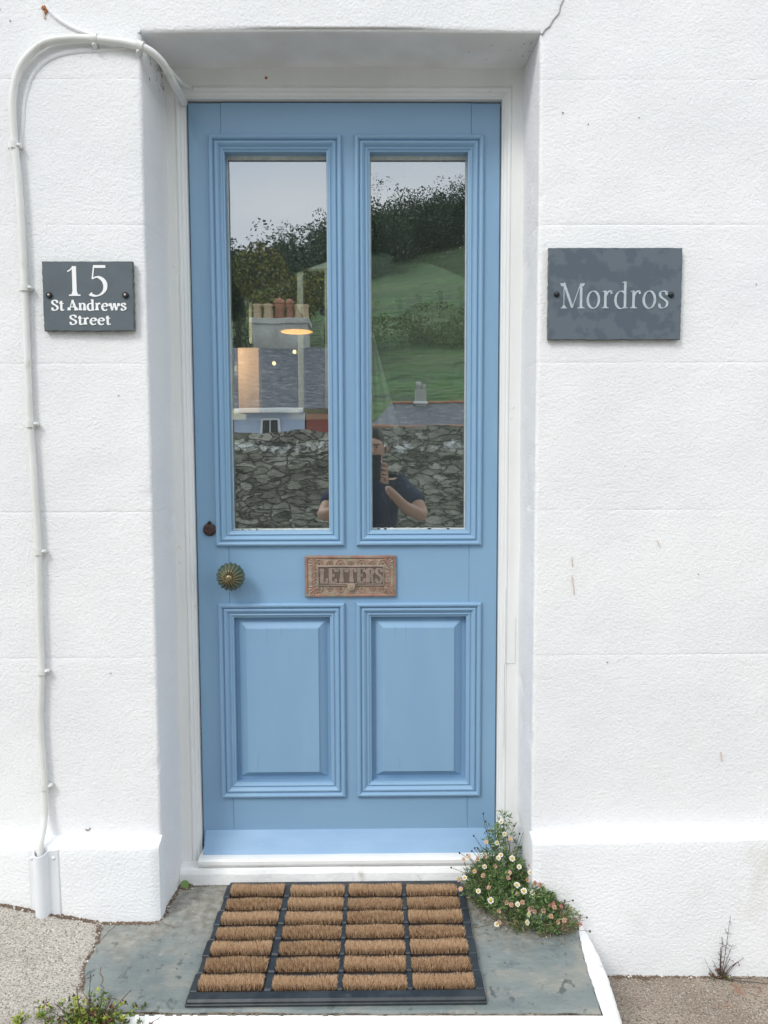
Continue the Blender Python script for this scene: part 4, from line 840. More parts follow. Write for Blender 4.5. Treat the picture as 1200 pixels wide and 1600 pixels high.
def bristle(seed, L=.1375, W=.0395):
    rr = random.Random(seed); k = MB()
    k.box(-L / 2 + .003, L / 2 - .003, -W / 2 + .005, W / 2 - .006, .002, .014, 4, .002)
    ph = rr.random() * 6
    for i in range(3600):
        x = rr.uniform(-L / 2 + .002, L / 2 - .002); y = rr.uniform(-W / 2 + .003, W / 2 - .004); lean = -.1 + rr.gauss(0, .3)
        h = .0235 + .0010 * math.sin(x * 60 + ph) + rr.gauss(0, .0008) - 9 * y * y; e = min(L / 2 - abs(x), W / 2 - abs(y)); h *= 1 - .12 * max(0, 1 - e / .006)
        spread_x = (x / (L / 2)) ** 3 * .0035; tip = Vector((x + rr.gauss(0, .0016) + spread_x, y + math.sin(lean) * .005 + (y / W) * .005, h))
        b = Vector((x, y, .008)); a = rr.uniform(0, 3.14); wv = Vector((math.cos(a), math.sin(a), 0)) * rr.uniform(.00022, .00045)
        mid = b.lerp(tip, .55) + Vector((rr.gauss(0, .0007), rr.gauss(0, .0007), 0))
        mi = rr.choices((0, 1, 2, 3), ((4, 5, 1, 4), (5, 4, 3, 2), (3, 5, 1, 6), (5, 3, 4, 1))[seed % 4] if abs(y) < W * .30 else (5, 3, 4, 1.5))[0]  # dark fibres favoured near the bar sides: dirt, plus side shade put into colour
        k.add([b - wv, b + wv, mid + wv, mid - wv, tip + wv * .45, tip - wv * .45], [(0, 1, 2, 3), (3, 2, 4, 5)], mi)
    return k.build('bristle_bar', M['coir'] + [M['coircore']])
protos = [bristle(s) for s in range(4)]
first = set()
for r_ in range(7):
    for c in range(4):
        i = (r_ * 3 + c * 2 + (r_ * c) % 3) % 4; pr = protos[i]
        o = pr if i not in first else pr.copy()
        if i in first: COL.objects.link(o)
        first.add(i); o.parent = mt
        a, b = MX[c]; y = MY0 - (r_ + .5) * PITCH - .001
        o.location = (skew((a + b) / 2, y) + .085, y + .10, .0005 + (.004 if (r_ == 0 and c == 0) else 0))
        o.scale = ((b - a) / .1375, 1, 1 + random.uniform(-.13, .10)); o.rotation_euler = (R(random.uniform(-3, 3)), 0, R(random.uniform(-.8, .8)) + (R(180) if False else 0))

# ------------------------------------------------------------------ plants
def leafblade(k, base, d, ln, wd, mi, curl=.25):
    d = d.normalized(); s = d.cross(Vector((random.gauss(0, 1), random.gauss(0, 1), random.gauss(0, 1)))).normalized(); up_ = s.cross(d)
    p1 = base + d * ln * .5 + up_ * ln * curl * .3; p2 = base + d * ln + up_ * ln * curl * -.2
    k.add([base, p1 + s * wd / 2, p2, p1 - s * wd / 2], [(0, 1, 2, 3)], mi)
flea = empty('fleabane', (.34, .05, 0)); tag(flea, 'bushy fleabane daisy with white and pink flowers growing in the corner of the step', 'plant')
def fpart(mb, name, m): o = mb.build(name, m); o.parent = flea; o.matrix_parent_inverse = Matrix.Translation((-.34, -.05, 0)); return o
EL = [((.325, .085, .070), (.055, .045, .115), 1100), ((.315, .035, .045), (.085, .075, .085), 2300), ((.355, -.02, .035), (.095, .075, .062), 1900), ((.405, -.070, .018), (.085, .045, .042), 1300), ((.255, .050, .030), (.040, .05, .05), 500), ((.338, .10, .150), (.024, .022, .06), 110)]
k = MB(); st = MB(); tips = []
for (c, r_, n) in EL:
    for _ in range(n // 3):
        while True:
            u = Vector((random.uniform(-1, 1), random.uniform(-1, 1), random.uniform(-.4, 1)))
            if .35 < u.length < 1: break
        p = Vector((c[0] + u.x * r_[0], c[1] + u.y * r_[1], c[2] + u.z * r_[2]))
        if p.x > .384 and p.y > -.045: p.x = .384 - random.random() * .01 if p.y > .0 else p.x; p.y = p.y if p.x <= .384 else -.045 - random.random() * .012
        if p.y > .108 and p.z < .05: p.y = .105
        p.z = max(p.z, .004)
        if vnoise(np.array([[p.x, p.y, p.z]]), 34)[0] < -.16: continue
        dry = (p.z < .02 or (p.x > .43)) and random.random() < .45
        for q_ in range(random.randint(4, 7)):
            d = Vector((u.x * .6 + random.gauss(0, .6), u.y * .5 + random.gauss(0, .6) - .15, random.gauss(.45, .5)))
            leafblade(k, p + Vector((random.gauss(0, .003), random.gauss(0, .003), random.gauss(0, .003))), d, random.uniform(.008, .019), random.uniform(.0018, .0036), 3 if dry else random.choices((0, 1, 2, 3), (5, 4, 3, .6))[0])
fpart(k, 'foliage', M['leaf'])
def flower_mesh(kind, seed):
    rr = random.Random(seed); k = MB(); c = MB()
    if kind == 'w': n, ln, wd, dr, m = 20, .0066, .0018, .0008, M['petalw']
    elif kind == 'p': n, ln, wd, dr, m = 16, .0066, .0018, .002, M['petalp']
    elif kind == 'o': n, ln, wd, dr, m = 22, .0062, .0014, .0035, M['petalo']
    else: n, ln, wd, dr, m = 14, .0056, .0014, .0042, M['petald']
    for i in range(n):
        a = 2 * math.pi * i / n + rr.gauss(0, .07); L_ = ln * rr.uniform(.85, 1.08); d = Vector((math.cos(a), math.sin(a), 0)); s = Vector((-d.y, d.x, 0)); z = .0006 + (.0012 if i % 2 else 0)
        k.add([d * .0022 + Vector((0, 0, z)), d * L_ * .7 + s * wd / 2 + Vector((0, 0, z + dr * .8)), d * L_ + Vector((0, 0, z + dr)), d * L_ * .7 - s * wd / 2 + Vector((0, 0, z + dr * .8))], [(0, 1, 2, 3)])
    c.lathe([(.0001, .0), (.0028, .0), (.0034, .0012), (.0026, .0026), (.0012, .0034), (.0002, .0036)][1:], 12, 0, axis='Z')
    a = k.build('flower', m); b = c.build('flower_centre', M['yolk'] if kind in 'wp' else M['yolkd']); b.parent = a
    return a, b
FM = {k_: flower_mesh(k_, i) for i, k_ in enumerate('wpod')}; used = set()
# measured (x, y, z, kind)
FL = [(0.327, 0.089, 0.187, 'w', 1.0), (0.331, 0.064, 0.167, 'w', 1.0), (0.307, 0.047, 0.153, 'w', 1.0), (0.306, 0.015, 0.129, 'w', 1.0), (0.269, -0.001, 0.117, 'w', 1.0), (0.357, -0.002, 0.115, 'w', 1.0), (0.382, -0.014, 0.107, 'w', 1.0), (0.344, -0.04, 0.089, 'w', 1.25), (0.359, -0.052, 0.081, 'w', 1.25), (0.379, -0.054, 0.079, 'w', 1.0), (0.274, -0.069, 0.07, 'w', 1.25), (0.247, -0.051, 0.082, 'w', 1.0), (0.338, -0.078, 0.064, 'w', 1.0), (0.354, -0.114, 0.042, 'w', 1.0), (0.282, -0.118, 0.04, 'w', 1.0), (0.215, -0.025, 0.101, 'w', 1.0), (0.361, -0.097, 0.052, 'w', 1.0), (0.314, 0.021, 0.133, 'w', 1.0), (0.341, 0.014, 0.128, 'w', 1.25), (0.329, -0.015, 0.107, 'p', 0.95), (0.342, -0.058, 0.077, 'p', 0.95), (0.344, 0.053, 0.158, 'p', 0.95), (0.242, -0.01, 0.111, 'p', 0.95), (0.231, 0.019, 0.132, 'p', 0.95), (0.2, -0.027, 0.099, 'p', 0.95), (0.203, -0.048, 0.085, 'p', 0.95), (0.279, 0.047, 0.154, 'p', 0.95), (0.367, -0.088, 0.057, 'p', 0.95), (0.217, 0.013, 0.128, 'p', 0.95), (0.399, -0.039, 0.089, 'p', 0.95), (0.293, -0.001, 0.117, 'o', 1.0), (0.323, -0.025, 0.099, 'o', 1.0), (0.275, -0.046, 0.086, 'o', 1.0), (0.264, -0.021, 0.103, 'o', 1.0), (0.324, -0.079, 0.063, 'o', 1.0), (0.351, -0.075, 0.066, 'o', 1.0), (0.38, -0.091, 0.055, 'o', 1.0), (0.399, -0.09, 0.056, 'o', 1.0), (0.311, -0.073, 0.067, 'o', 1.0), (0.371, -0.085, 0.059, 'o', 1.0), (0.253, 0.014, 0.128, 'o', 1.0), (0.288, -0.093, 0.055, 'o', 1.0), (0.445, -0.111, 0.043, 'o', 1.0), (0.272, 0.019, 0.132, 'o', 1.0), (0.426, -0.085, 0.059, 'o', 1.0), (0.371, -0.028, 0.097, 'o', 1.0), (0.414, -0.104, 0.048, 'o', 1.0), (0.426, -0.113, 0.042, 'o', 1.0), (0.286, -0.116, 0.042, 'o', 1.0), (0.39, -0.034, 0.092, 'd', 0.95), (0.401, -0.038, 0.09, 'd', 0.95), (0.414, -0.081, 0.061, 'd', 0.95), (0.428, -0.076, 0.064, 'd', 0.95), (0.443, -0.082, 0.06, 'd', 0.95), (0.481, -0.118, 0.038, 'd', 0.95), (0.383, 0.001, 0.117, 'd', 0.95)]
for (x, y, z, kd, sc__) in FL:
    a, b = FM[kd]
    if kd in used: a2 = a.copy(); b2 = b.copy(); COL.objects.link(a2); COL.objects.link(b2); b2.parent = a2
    else: a2 = a
    used.add(kd); a2.parent = flea; a2.location = (x - .34, y - .05, z)
    d = Vector((random.gauss(0, .35), -.9 + random.gauss(0, .25), .75 + random.gauss(0, .3))).normalized()
    a2.rotation_euler = d.to_track_quat('Z', 'Y').to_euler(); a2.scale = (sc__ * 1.04,) * 3
    root = Vector((min(max(x + random.gauss(0, .02), .27), .42), min(y + .02, .10), .01)); tip = Vector((x, y, z)) - d * .0005
    mid = root.lerp(tip, .6) + Vector((random.gauss(0, .006), random.gauss(0, .006), .006))
    st.tube(smooth_path([root, mid, tip], 4), [.0008] * 9, 5, 0)
# seed heads and thin wiry stems standing out of the clump
SH = [(0.281, 0.11, 0.2), (0.285, 0.095, 0.186), (0.336, 0.104, 0.193), (0.25, 0.066, 0.162), (0.249, 0.041, 0.142), (0.241, 0.035, 0.138), (0.184, 0.002, 0.113), (0.228, 0.027, 0.132), (0.431, -0.049, 0.076), (0.457, -0.065, 0.065), (0.477, -0.065, 0.065), (0.457, -0.082, 0.054), (0.502, -0.099, 0.043), (0.502, -0.127, 0.027), (0.419, -0.049, 0.076), (0.475, -0.122, 0.03), (0.371, 0.07, 0.165), (0.36, 0.085, 0.178), (0.395, -0.016, 0.099), (0.285, 0.075, 0.17), (0.209, 0.031, 0.135), (0.45, -0.073, 0.06), (0.398, -0.044, 0.079), (0.257, 0.04, 0.142), (0.386, 0.079, 0.172)]
for (x, y, z) in SH:
    root = Vector((min(max(x * .6 + .335 * .4, .27), .43), min(y + .01, .10), max(.02, z * .55))); tip = Vector((x, y, z))
    st.tube(smooth_path([root, root.lerp(tip, .55) + Vector((random.gauss(0, .003), 0, .003)), tip], 5), .00058, 4, 1)
    for q_ in range(3): st.tube([tip + Vector((0, 0, -.0018)), tip + Vector((random.gauss(0, .0006), 0, .0018))], [.0022, .0012], 7, 2)
fpart(st, 'stem', [M['stem'], M['stemred'], M['seed']])

def weed(name, loc, label, spikes, leaves, R_, H, mats, leafsize=(.006, .010), sm=None, cluster=True):
    root = empty(name, loc); tag(root, label, 'weed'); L = Vector(loc)
    k = MB(); s = MB(); tips = []
    for (dx, dy, dz, th_) in spikes:
        a = L + Vector((dx * .15, dy * .15, 0)); b = L + Vector((dx, dy, dz)); pts = smooth_path([a, a.lerp(b, .5) + Vector((random.gauss(0, .004), random.gauss(0, .003), random.gauss(0, .003))), b], 5)
        s.tube(pts, [th_ * (1 - .6 * i / len(pts)) for i in range(len(pts))], 5, 0); tips.append((pts, th_))
        for q_ in range(int(dz * 90)):
            p = pts[random.randrange(2, len(pts))]; d = Vector((random.gauss(0, 1), random.gauss(0, .6), random.gauss(.4, .6))).normalized(); e = p + d * random.uniform(.004, .014)
            s.tube([p, e], th_ * .5, 4, 0)
            if random.random() < .5: s.tube([e - d * .001, e + d * .0015], [.0012, .0007], 5, 0)
    for _ in range(leaves):
        u = Vector((random.gauss(0, .5), random.gauss(0, .5), abs(random.gauss(0, .5)))); p = L + Vector((u.x * R_, u.y * R_ * .6, u.z * H + .003)); mi = random.choices((0, 1, 2, 3), (4, 4, 2, 1.2))[0]
        for q_ in range(random.randint(4, 7)):
            d = Vector((random.gauss(0, .7), random.gauss(0, .7) - .1, random.gauss(.6, .4)))
            leafblade(k, p, d, random.uniform(*leafsize), random.uniform(.4, .55) * leafsize[1] * .8, mi)
    for (mb, nm, m) in ((k, 'foliage', mats), (s, 'stem', sm or M['stemred'])):
        if mb.v: o = mb.build(nm, m); o.parent = root; o.matrix_parent_inverse = Matrix.Translation(-L)
    return root
weed('stonecrop', (-.592, -.372, -.016), 'clump of lime green and reddish stonecrop at the slab corner beside the painted base',
     [(-.02, .0, .10, .0016), (.01, .0, .085, .0016), (.05, .0, .075, .0018), (.085, .005, .085, .0014), (-.065, .0, .065, .0014), (-.08, .0, .055, .0012), (.005, .01, .12, .0012), (.035, 0, .06, .0015), (.03, 0, .07, .0012)], 560, .078, .040, M['sedum'], leafsize=(.007, .012))
weed('small_stonecrop', (-.694, -.355, .005), 'small lime green rosette in the pavement seam, larger one of the pair', [(.0, 0, .03, .0012), (.03, 0, .01, .0012)], 16, .012, .02, [M['sedum'][0], M['sedum'][0], M['sedum'][1], M['sedum'][1]])
weed('small_stonecrop', (-.728, -.375, .008), 'lime green rosette at the very edge of the pavement seam', [(.01, 0, .02, .0012)], 14, .012, .015, [M['sedum'][0], M['sedum'][0], M['sedum'][1], M['sedum'][1]])
weed('seedling', (-.4735, -.362, -.030), 'tiny green weed sprouting from the painted base below the slab', [(-.012, 0, .03, .0008), (.02, 0, .035, .0007)], 12, .012, .014, M['sedum'])
weed('dry_weed', (.852, -.050, -.153), 'dry leafless brown weed twigs at the foot of the white wall', [(.0, .0, .075, .0016), (.004, .0, .10, .0013), (.022, .0, .165, .0010), (.025, .0, .055, .0012), (.045, .0, .045, .0016), (.06, .0, .055, .0010), (-.02, .0, .05, .0009), (-.04, .0, .055, .0006), (.09, -.02, .012, .0012), (.12, -.03, .006, .0012), (.03, 0, .09, .0009)], 26, .03, .012, [M['leaf'][3], M['sedum'][3], M['leaf'][0], M['sedum'][2]])
weed('broadleaf_seedling', (-.5175, .108, .002), 'single round green leaf in the corner between riser and reveal', [(.0, 0, .008, .001)], 0, .01, .01, M['leaf'], sm=M['stem'])
k = MB(); k.add([(-.5175 + .012 * math.cos(a), .104 + .002 * math.sin(a), .014 + .010 * math.sin(a)) for a in np.linspace(0, 2 * math.pi, 12, endpoint=False)], [tuple(range(12))], 1)
k.add([(-.5085 + .008 * math.cos(a), .106 - .002 * math.sin(a), .011 + .006 * math.sin(a)) for a in np.linspace(0, 2 * math.pi, 12, endpoint=False)], [tuple(range(12))], 0)
o = k.build('leaf', M['leaf']); o.parent = bpy.data.objects['broadleaf_seedling']; o.matrix_parent_inverse = Matrix.Translation((.5175, -.108, -.002))

# ------------------------------------------------------------------ inside the house
def hpart(mb, name, m): o = mb.build(name, m); o.parent = house; return o
k = MB(); k.box(-2.2, 1.4, 5.2, 5.35, -.1, 3.6); k.box(-2.35, -2.2, .16, 5.35, -.1, 3.6); k.box(1.4, 1.55, .16, 1.1, -.1, 2.6); k.box(1.4, 1.55, 1.1, 5.35, -.1, 3.6); k.box(-2.35, -.035, .16, .45, 3.6, 3.75); k.box(-2.35, .0, .45, 3.7, 3.6, 3.75); k.box(.0, 1.55, 1.05, 5.35, 3.6, 3.75); k.box(-.06, -.035, .301, 1.1, 2.2, 3.6); k.box(-2.35, -1.5, 3.7, 5.35, 3.6, 3.75); k.box(-.3, .0, 3.7, 5.35, 3.6, 3.75); k.box(-1.5, -.3, 4.7, 5.35, 3.6, 3.75)  # ceiling left open over hall and kitchen, gaps added to let daylight in
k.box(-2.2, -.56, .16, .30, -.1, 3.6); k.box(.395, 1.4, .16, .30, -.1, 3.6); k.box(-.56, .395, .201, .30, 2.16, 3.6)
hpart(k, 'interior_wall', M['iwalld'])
k = MB(); k.box(-2.2, 1.4, .26, 5.2, -.1, .03); hpart(k, 'interior_floor', M['ifloor'])
k = MB(); k.box(-.034, 1.39, .301, .312, 2.17, 2.6); k.box(.395, 1.39, .301, .312, .04, 2.17); k.box(1.38, 1.39, .312, 1.01, .04, 2.6); hpart(k, 'hall_bounce', M['hallwhite'])  # unseen pale lining added to bounce light around the hall
k = MB(); k.box(.048, 1.39, 1.016, 1.10, .03, 3.59); k.box(-.028, .050, 1.0, 1.12, .03, 2.124, 1, .004); hpart(k, 'hall_partition', [M['iwall'], M['ijamb']])
k = MB(); k.box(.064, .190, 1.0, 1.0155, 1.878, 2.046); hpart(k, 'dark_frame', M['iwalld'])
k = MB(); k.box(.265, .293, .992, 1.0155, 1.918, 2.15); hpart(k, 'hall_shelf_post', M['ijoin'])
# kitchen window and lit wall beyond
k = MB()
for (a, b, c, d) in ((-1.42, -1.33, 1.5, 3.2), (-.47, -.40, 1.5, 3.2), (-1.33, -.47, 2.86, 2.94), (-.72, -.665, 1.55, 3.13), (-1.33, -.47, 1.50, 1.60), (-1.165, -1.135, 2.2, 2.86), (-1.33, -.47, 3.12, 3.20)): k.box(a, b, 5.10, 5.16, c, d, 0, .004)
hpart(k, 'kitchen_window', M['ijoin'])
k = MB(); k.box(-1.335, -.465, 5.165, 5.19, 1.59, 3.13); hpart(k, 'window_pane', M['hglass'])
lamp = empty('pendant_lamp', (-.56, 3.5, 2.04)); tag(lamp, 'lit orange pendant lamp hanging inside, seen through the glass of the door', 'lamp')
def lpart(mb, name, m): o = mb.build(name, m); o.parent = lamp; o.matrix_parent_inverse = Matrix.Translation((.56, -3.5, -2.04)); return o
k = MB(); k.lathe([(.122, 2.035), (.118, 2.045), (.07, 2.12), (.03, 2.17), (.012, 2.20)], 28, 0, axis='Z', c=(-.56, 3.5, 0)); k.tube([(-.56, 3.5, 2.19), (-.56, 3.5, 3.6)], .004, 6); lpart(k, 'lamp_shade', M['lampshade'])
k = MB(); k.lathe([(.112, 2.040), (.112, 2.034), (.004, 2.026)][::-1], 28, 0, axis='Z', c=(-.56, 3.5, 0)); lpart(k, 'diffuser', M['lampglow'])
pl = bpy.data.lights.new('lamp_light', 'POINT'); pl.energy = 26; pl.color = (1, .72, .45); pl.shadow_soft_size = .05; po = bpy.data.objects.new('lamp_light', pl); COL.objects.link(po); po.location = (-1.50, 4.55, 2.05)
pl = bpy.data.lights.new('hall_fill', 'POINT'); pl.energy = 4.0; pl.color = (.96, 1, .92); pl.shadow_soft_size = .12; po = bpy.data.objects.new('hall_fill', pl); COL.objects.link(po); po.location = (.12, .42, 2.20)  # fill light added out of view to brighten the hooks and curtain
for (x, z) in ((-.578, 1.894), (-.723, 1.814)):
    k = MB(); k.lathe([(.002, z + .016), (.010, z + .010), (.012, z), (.008, z - .009), (.001, z - .012)], 10, 0, axis='Z', c=(x, 3.5, 0)); k.tube([(x, 3.5, z + .012), (x, 3.5, 3.6)], .0015, 4, 1)
    o = k.build('small_bulb', [M['spark'], M['hook']]); tag(o, 'tiny bulb glowing inside just below the pendant lamp' if z > 1.85 else 'tiny bulb glowing inside, lower of the two under the lamp', 'bulb')
k = MB(); k.box(-1.235, -1.045, 4.9, 5.05, 1.55, 2.13, 0, .005); hpart(k, 'kitchen_post', M['pine'])
# coat hooks
hk = None
for i, x in enumerate((.018, .112, .208, .303, .400)):
    z = 1.80 + i * .0165; k = MB()
    k.tube(smooth_path([(0, -.002, .06), (-.006, -.02, .068), (-.018, -.04, .064), (-.022, -.045, .052), (-.015, -.04, .048)]), .0035, 6)
    k.tube(smooth_path([(0, -.002, .055), (.004, -.012, .02), (.012, -.03, -.012), (.024, -.045, -.008), (.026, -.045, .010), (.018, -.04, .014)]), .004, 6)
    k.tube(smooth_path([(0, -.002, .02), (-.004, -.015, -.018), (.004, -.03, -.022), (.010, -.03, -.008)]), .003, 6); k.box(-.008, .008, -.003, .004, -.03, .07, 0, .001)
    o = k.build('coat_hook', M['hook']); o.location = (x * .8, 1.0105, 1.15 + (z - 1.15) * .8); o.scale = (.8,) * 3
    tag(o, ['first', 'second', 'third', 'fourth', 'fifth'][i] + ' wrought iron coat hook along the hall wall, counted from the lamp side', 'coat hook', 'coat hooks in the hall')
# pale drape hanging to a point
k = MB(); P = np.zeros((14, 17, 3))
for i in range(14):
    t = i / 13; z = 1.575 - .375 * t; wl = .003 + .068 * t ** 1.1; 
    for j in range(17):
        s_ = j / 16 * 2 - 1; P[i, j] = (-.012 + s_ * wl + .035 * t, .75 + .012 * math.sin(s_ * 9) * t - .02 * (1 - s_ * s_) * t, z)
k.grid(P, 0); P2 = P.copy(); P2[..., 1] += .012; k.grid(P2, 0, flip=True)
o = k.build('curtain', M['curtain']); tag(o, 'pale cloth drape hanging in a triangle inside, seen through the glass', 'curtain')

# ------------------------------------------------------------------ across the street (seen in the reflection)
k = MB(); NXs = 130; xs = np.linspace(-9, 9, NXs); zs = np.linspace(-.4, 1.40, 40)
X, Z = np.meshgrid(xs, zs); P = np.stack([X, np.full_like(X, -4.8), Z], -1); P[..., 1] += .05 * vnoise(P * [1, 1, 1.6], 4.5) + .03 * vnoise(P * [1, 1, 1.6], 11)
topn = .035 * vnoise(P * [1, 0, 0], 3.0) + .03 * vnoise(P * [1, 0, 0], 9); P[..., 2] += topn * (Z > 1.3) + .045 * (X > -.25) * (Z > 1.3)
k.grid(P, 0, smooth=False, flip=True); B = P[-1].copy(); B[:, 1] = -5.2; k.grid(np.stack([P[-1], B]), 0, smooth=False); C_ = B.copy(); C_[:, 2] = -.4; k.grid(np.stack([B, C_]), 0, smooth=False)
o = k.build('stone_wall', [M['stone'], M['limewash']]); tag(o, 'rubble stone wall with patches of old limewash across the street, mirrored in the glass', 'wall')
# pale blue cottage with slate roof and big chimney
cot = empty('cottage', (-2.3, -19, 0)); tag(cot, 'pale blue cottage with slate roof and white gutter, mirrored in the glass', 'house')
def cpt(mb, name, m, par=None):
    o = mb.build(name, m); o.parent = par or cot
    if par is None: o.matrix_parent_inverse = Matrix.Translation((2.3, 19, 0))
    return o
k = MB(); k.box(-5.8, -1.72, -20, -16, -.5, 2.25); k.box(-1.68, -.9, -19.5, -16.05, -.5, 2.2, 1); cpt(k, 'wall', [M['paleblue'], M['brick']])
k = MB(); k.add([(-6, -15.8, 2.32), (-.8, -15.8, 2.32), (-.8, -18, 4.1), (-6, -18, 4.1), (-6, -20.2, 2.32), (-.8, -20.2, 2.32)], [(1, 0, 3, 2), (2, 3, 4, 5), (0, 1, 5, 4), (0, 4, 3), (1, 2, 5)]); rf = cpt(k, 'roof', M['rslate'])
k = MB(); k.box(-6, -1.75, -15.85, -15.72, 2.22, 2.34, 0, .02); cpt(k, 'gutter', M['hwhite'])
k = MB(); k.box(-2.86, -2.30, -15.99, -15.93, 1.55, 2.10, 0, .01); wn = cpt(k, 'window', M['hwhite'])
for (a, b) in ((-2.81, -2.60), (-2.56, -2.35)):
    k = MB(); k.box(a, b, -15.928, -15.915, 1.60, 2.05); cpt(k, 'pane', M['hglass'], wn); bpy.data.objects[-1] if False else None
k = MB(); k.box(-3.40, -1.90, -19.6, -18.6, 3.0, 5.0, 0, .03); k.box(-3.46, -1.84, -19.66, -18.54, 4.86, 5.02, 0, .02); ch = cpt(k, 'chimney', M['chim'])
for i, x in enumerate((-3.28, -3.02, -2.76, -2.48, -2.22, -2.0)):
    k = MB(); k.lathe([(.13, 5.0), (.12, 5.05), (.10, 5.38), (.125, 5.42), (.125, 5.46), (.08, 5.47)], 12, 0, axis='Z', c=(x, -19.0, 0))
    if i in (2, 3): k.lathe([(.12, 5.47), (.14, 5.52), (.10, 5.6), (.02, 5.64)], 12, 0, axis='Z', c=(x, -19.0, 0))
    o = cpt(k, 'chimney_pot', M['potbuff'] if i not in (2, 3) else M['pot'], ch)
# slate roofed house further on
h2 = empty('slate_house', (1.8, -22, 0)); tag(h2, 'long low house with slate roof, red ridge tiles and one chimney, mirrored in the glass', 'house')
def h2p(mb, name, m): o = mb.build(name, m); o.parent = h2; o.matrix_parent_inverse = Matrix.Translation((-1.8, 22, 0)); return o
k = MB(); k.box(-.2, 6, -26, -21.5, -.5, 2.1); h2p(k, 'wall', M['chim'])
k = MB(); k.add([(-.3, -21.2, 2.05), (6.2, -21.2, 2.05), (6.2, -23, 2.98), (.5, -23, 2.98), (-.3, -26.2, 2.05), (6.2, -26.2, 2.05)], [(1, 0, 3, 2), (2, 3, 4, 5), (0, 1, 5, 4), (0, 4, 3), (1, 2, 5)]); h2p(k, 'roof', M['rslate'])
k = MB(); k.tube([(.5, -23, 3.0), (6.2, -23, 3.0)], .05, 8); k.tube([(-.3, -21.15, 2.08), (6.2, -21.15, 2.08)], .09, 8); h2p(k, 'ridge_tile', M['pot'])
k = MB(); k.box(1.28, 1.68, -23.2, -22.8, 2.8, 3.42, 0, .02); k.box(1.22, 1.74, -23.25, -22.75, 2.95, 3.02, 1, .01); k.lathe([(.1, 3.42), (.08, 3.6), (.10, 3.68)], 10, 0, axis='Z', c=(1.40, -23, 0)); k.lathe([(.1, 3.42), (.08, 3.56), (.10, 3.60)], 10, 0, axis='Z', c=(1.58, -23, 0)); h2p(k, 'chimney', [M['chim'], M['hwhite']])
# hill
Xg, Yg = np.meshgrid(np.linspace(-160, 160, 70), np.linspace(-26, -300, 70)); D = -Yg
Zg = .32 * np.clip(D - 18, 0, 112) + .0 * Xg + np.clip(D - 130, 0, 200) * .02 + np.clip(Xg, -40, 40) * .24 * np.clip((D - 25) / 80, 0, 1) - np.clip(np.abs(Xg) - 45, 0, 200) * .18 * np.clip((D - 25) / 80, 0, 1) - .3
P = np.stack([Xg, Yg, Zg], -1); P[..., 2] += .7 * vnoise(P * [1, 1, 0], .12); k = MB(); k.grid(P, 0); o = k.build('hill', M['grassf']); o['kind'] = 'structure'
def hz(x, d): return .32 * max(0, min(d - 18, 112)) + max(-40, min(x, 40)) * .24 * max(0, min(1, (d - 25) / 80)) - .3 - max(0, abs(x) - 45) * .18 * max(0, min(1, (d - 25) / 80))
def crown(k, c, r_, n, ls, rnd):
    g_ = np.random.default_rng(rnd.randrange(1 << 30)); m = 9
    lc = g_.normal(0, 1, (m, 3)) * [.42, .42, .38]; lr = g_.uniform(.38, .6, m); w_ = g_.integers(0, m, n)
    u = g_.normal(0, 1, (n, 3)); u /= np.linalg.norm(u, axis=1)[:, None]; u *= (1 - np.abs(g_.normal(0, .10, n)))[:, None] * lr[w_][:, None]; u += lc[w_]
    p = u * np.array(r_) + np.array(c); a = g_.normal(0, 1, (n, 3)); a /= np.linalg.norm(a, axis=1)[:, None]; b = np.cross(a, g_.normal(0, 1, (n, 3))); b /= np.linalg.norm(b, axis=1)[:, None]
    s2 = (ls * g_.uniform(.5, 1.1, n))[:, None]; V = np.stack([p - a * s2, p - b * s2 * .7, p + a * s2, p + b * s2 * .7], 1).reshape(-1, 3)
    o = len(k.v); k.v += V.tolist(); k.f += [(o + 4 * i, o + 4 * i + 1, o + 4 * i + 2, o + 4 * i + 3) for i in range(n)]
    k.m += g_.choice([0, 0, 0, 1, 1, 2, 2], n).tolist(); k.sm += [False] * n
rw = random.Random(11); k = MB()
for i in range(430):
    side = rw.random()
    if side < .42: x = rw.uniform(-46, -6); d = rw.uniform(62, 134)
    elif side < .62: x = rw.uniform(-8, 2); d = rw.uniform(95, 134)
    else: x = rw.uniform(0, 44); d = rw.uniform(114, 136)
    h = rw.uniform(4.0, 6.2) * (1.25 if x > 0 else 1); crown(k, (x, -d, hz(x, d) + h * .55), (h * .58, h * .58, h * .75), 1000, .19, rw)
o = k.build('woodland', M['tleaf']); o['kind'] = 'stuff'; o['label'] = 'dark wood covering the top of the far hillside'
def tree(loc, r_, h, mats, label, n=7000, ls=.11, seed=0, limbs=6):
    rd = random.Random(seed); t = empty('tree', loc); tag(t, label, 'tree', 'trees on the hillside behind the houses'); L = Vector(loc)
    k = MB(); k.tube([L, L + Vector((.1, 0, h * .35)), L + Vector((-.1, 0, h * .75))], [h * .035, h * .025, h * .01], 8)
    for q_ in range(limbs):
        a = rd.uniform(0, 6.28); k.tube([L + Vector((0, 0, h * .3)), L + Vector((math.cos(a) * r_ * .4, math.sin(a) * r_ * .4, h * .55)), L + Vector((math.cos(a) * r_ * .8, math.sin(a) * r_ * .8, h * .75))], [h * .014, h * .009, h * .003], 5)
    o = k.build('trunk', M['bark']); o.parent = t; o.matrix_parent_inverse = Matrix.Translation(-L)
    k = MB(); crown(k, L + Vector((0, 0, h * .62)), (r_, r_, h * .45), n, ls, rd); o = k.build('crown', mats); o.parent = t; o.matrix_parent_inverse = Matrix.Translation(-L)
tree((-5.4, -40, hz(-5, 40)), 2.6, 5.6, M['yleaf'], 'yellow-green tree behind the cottage chimney, mirrored in the glass', seed=1)
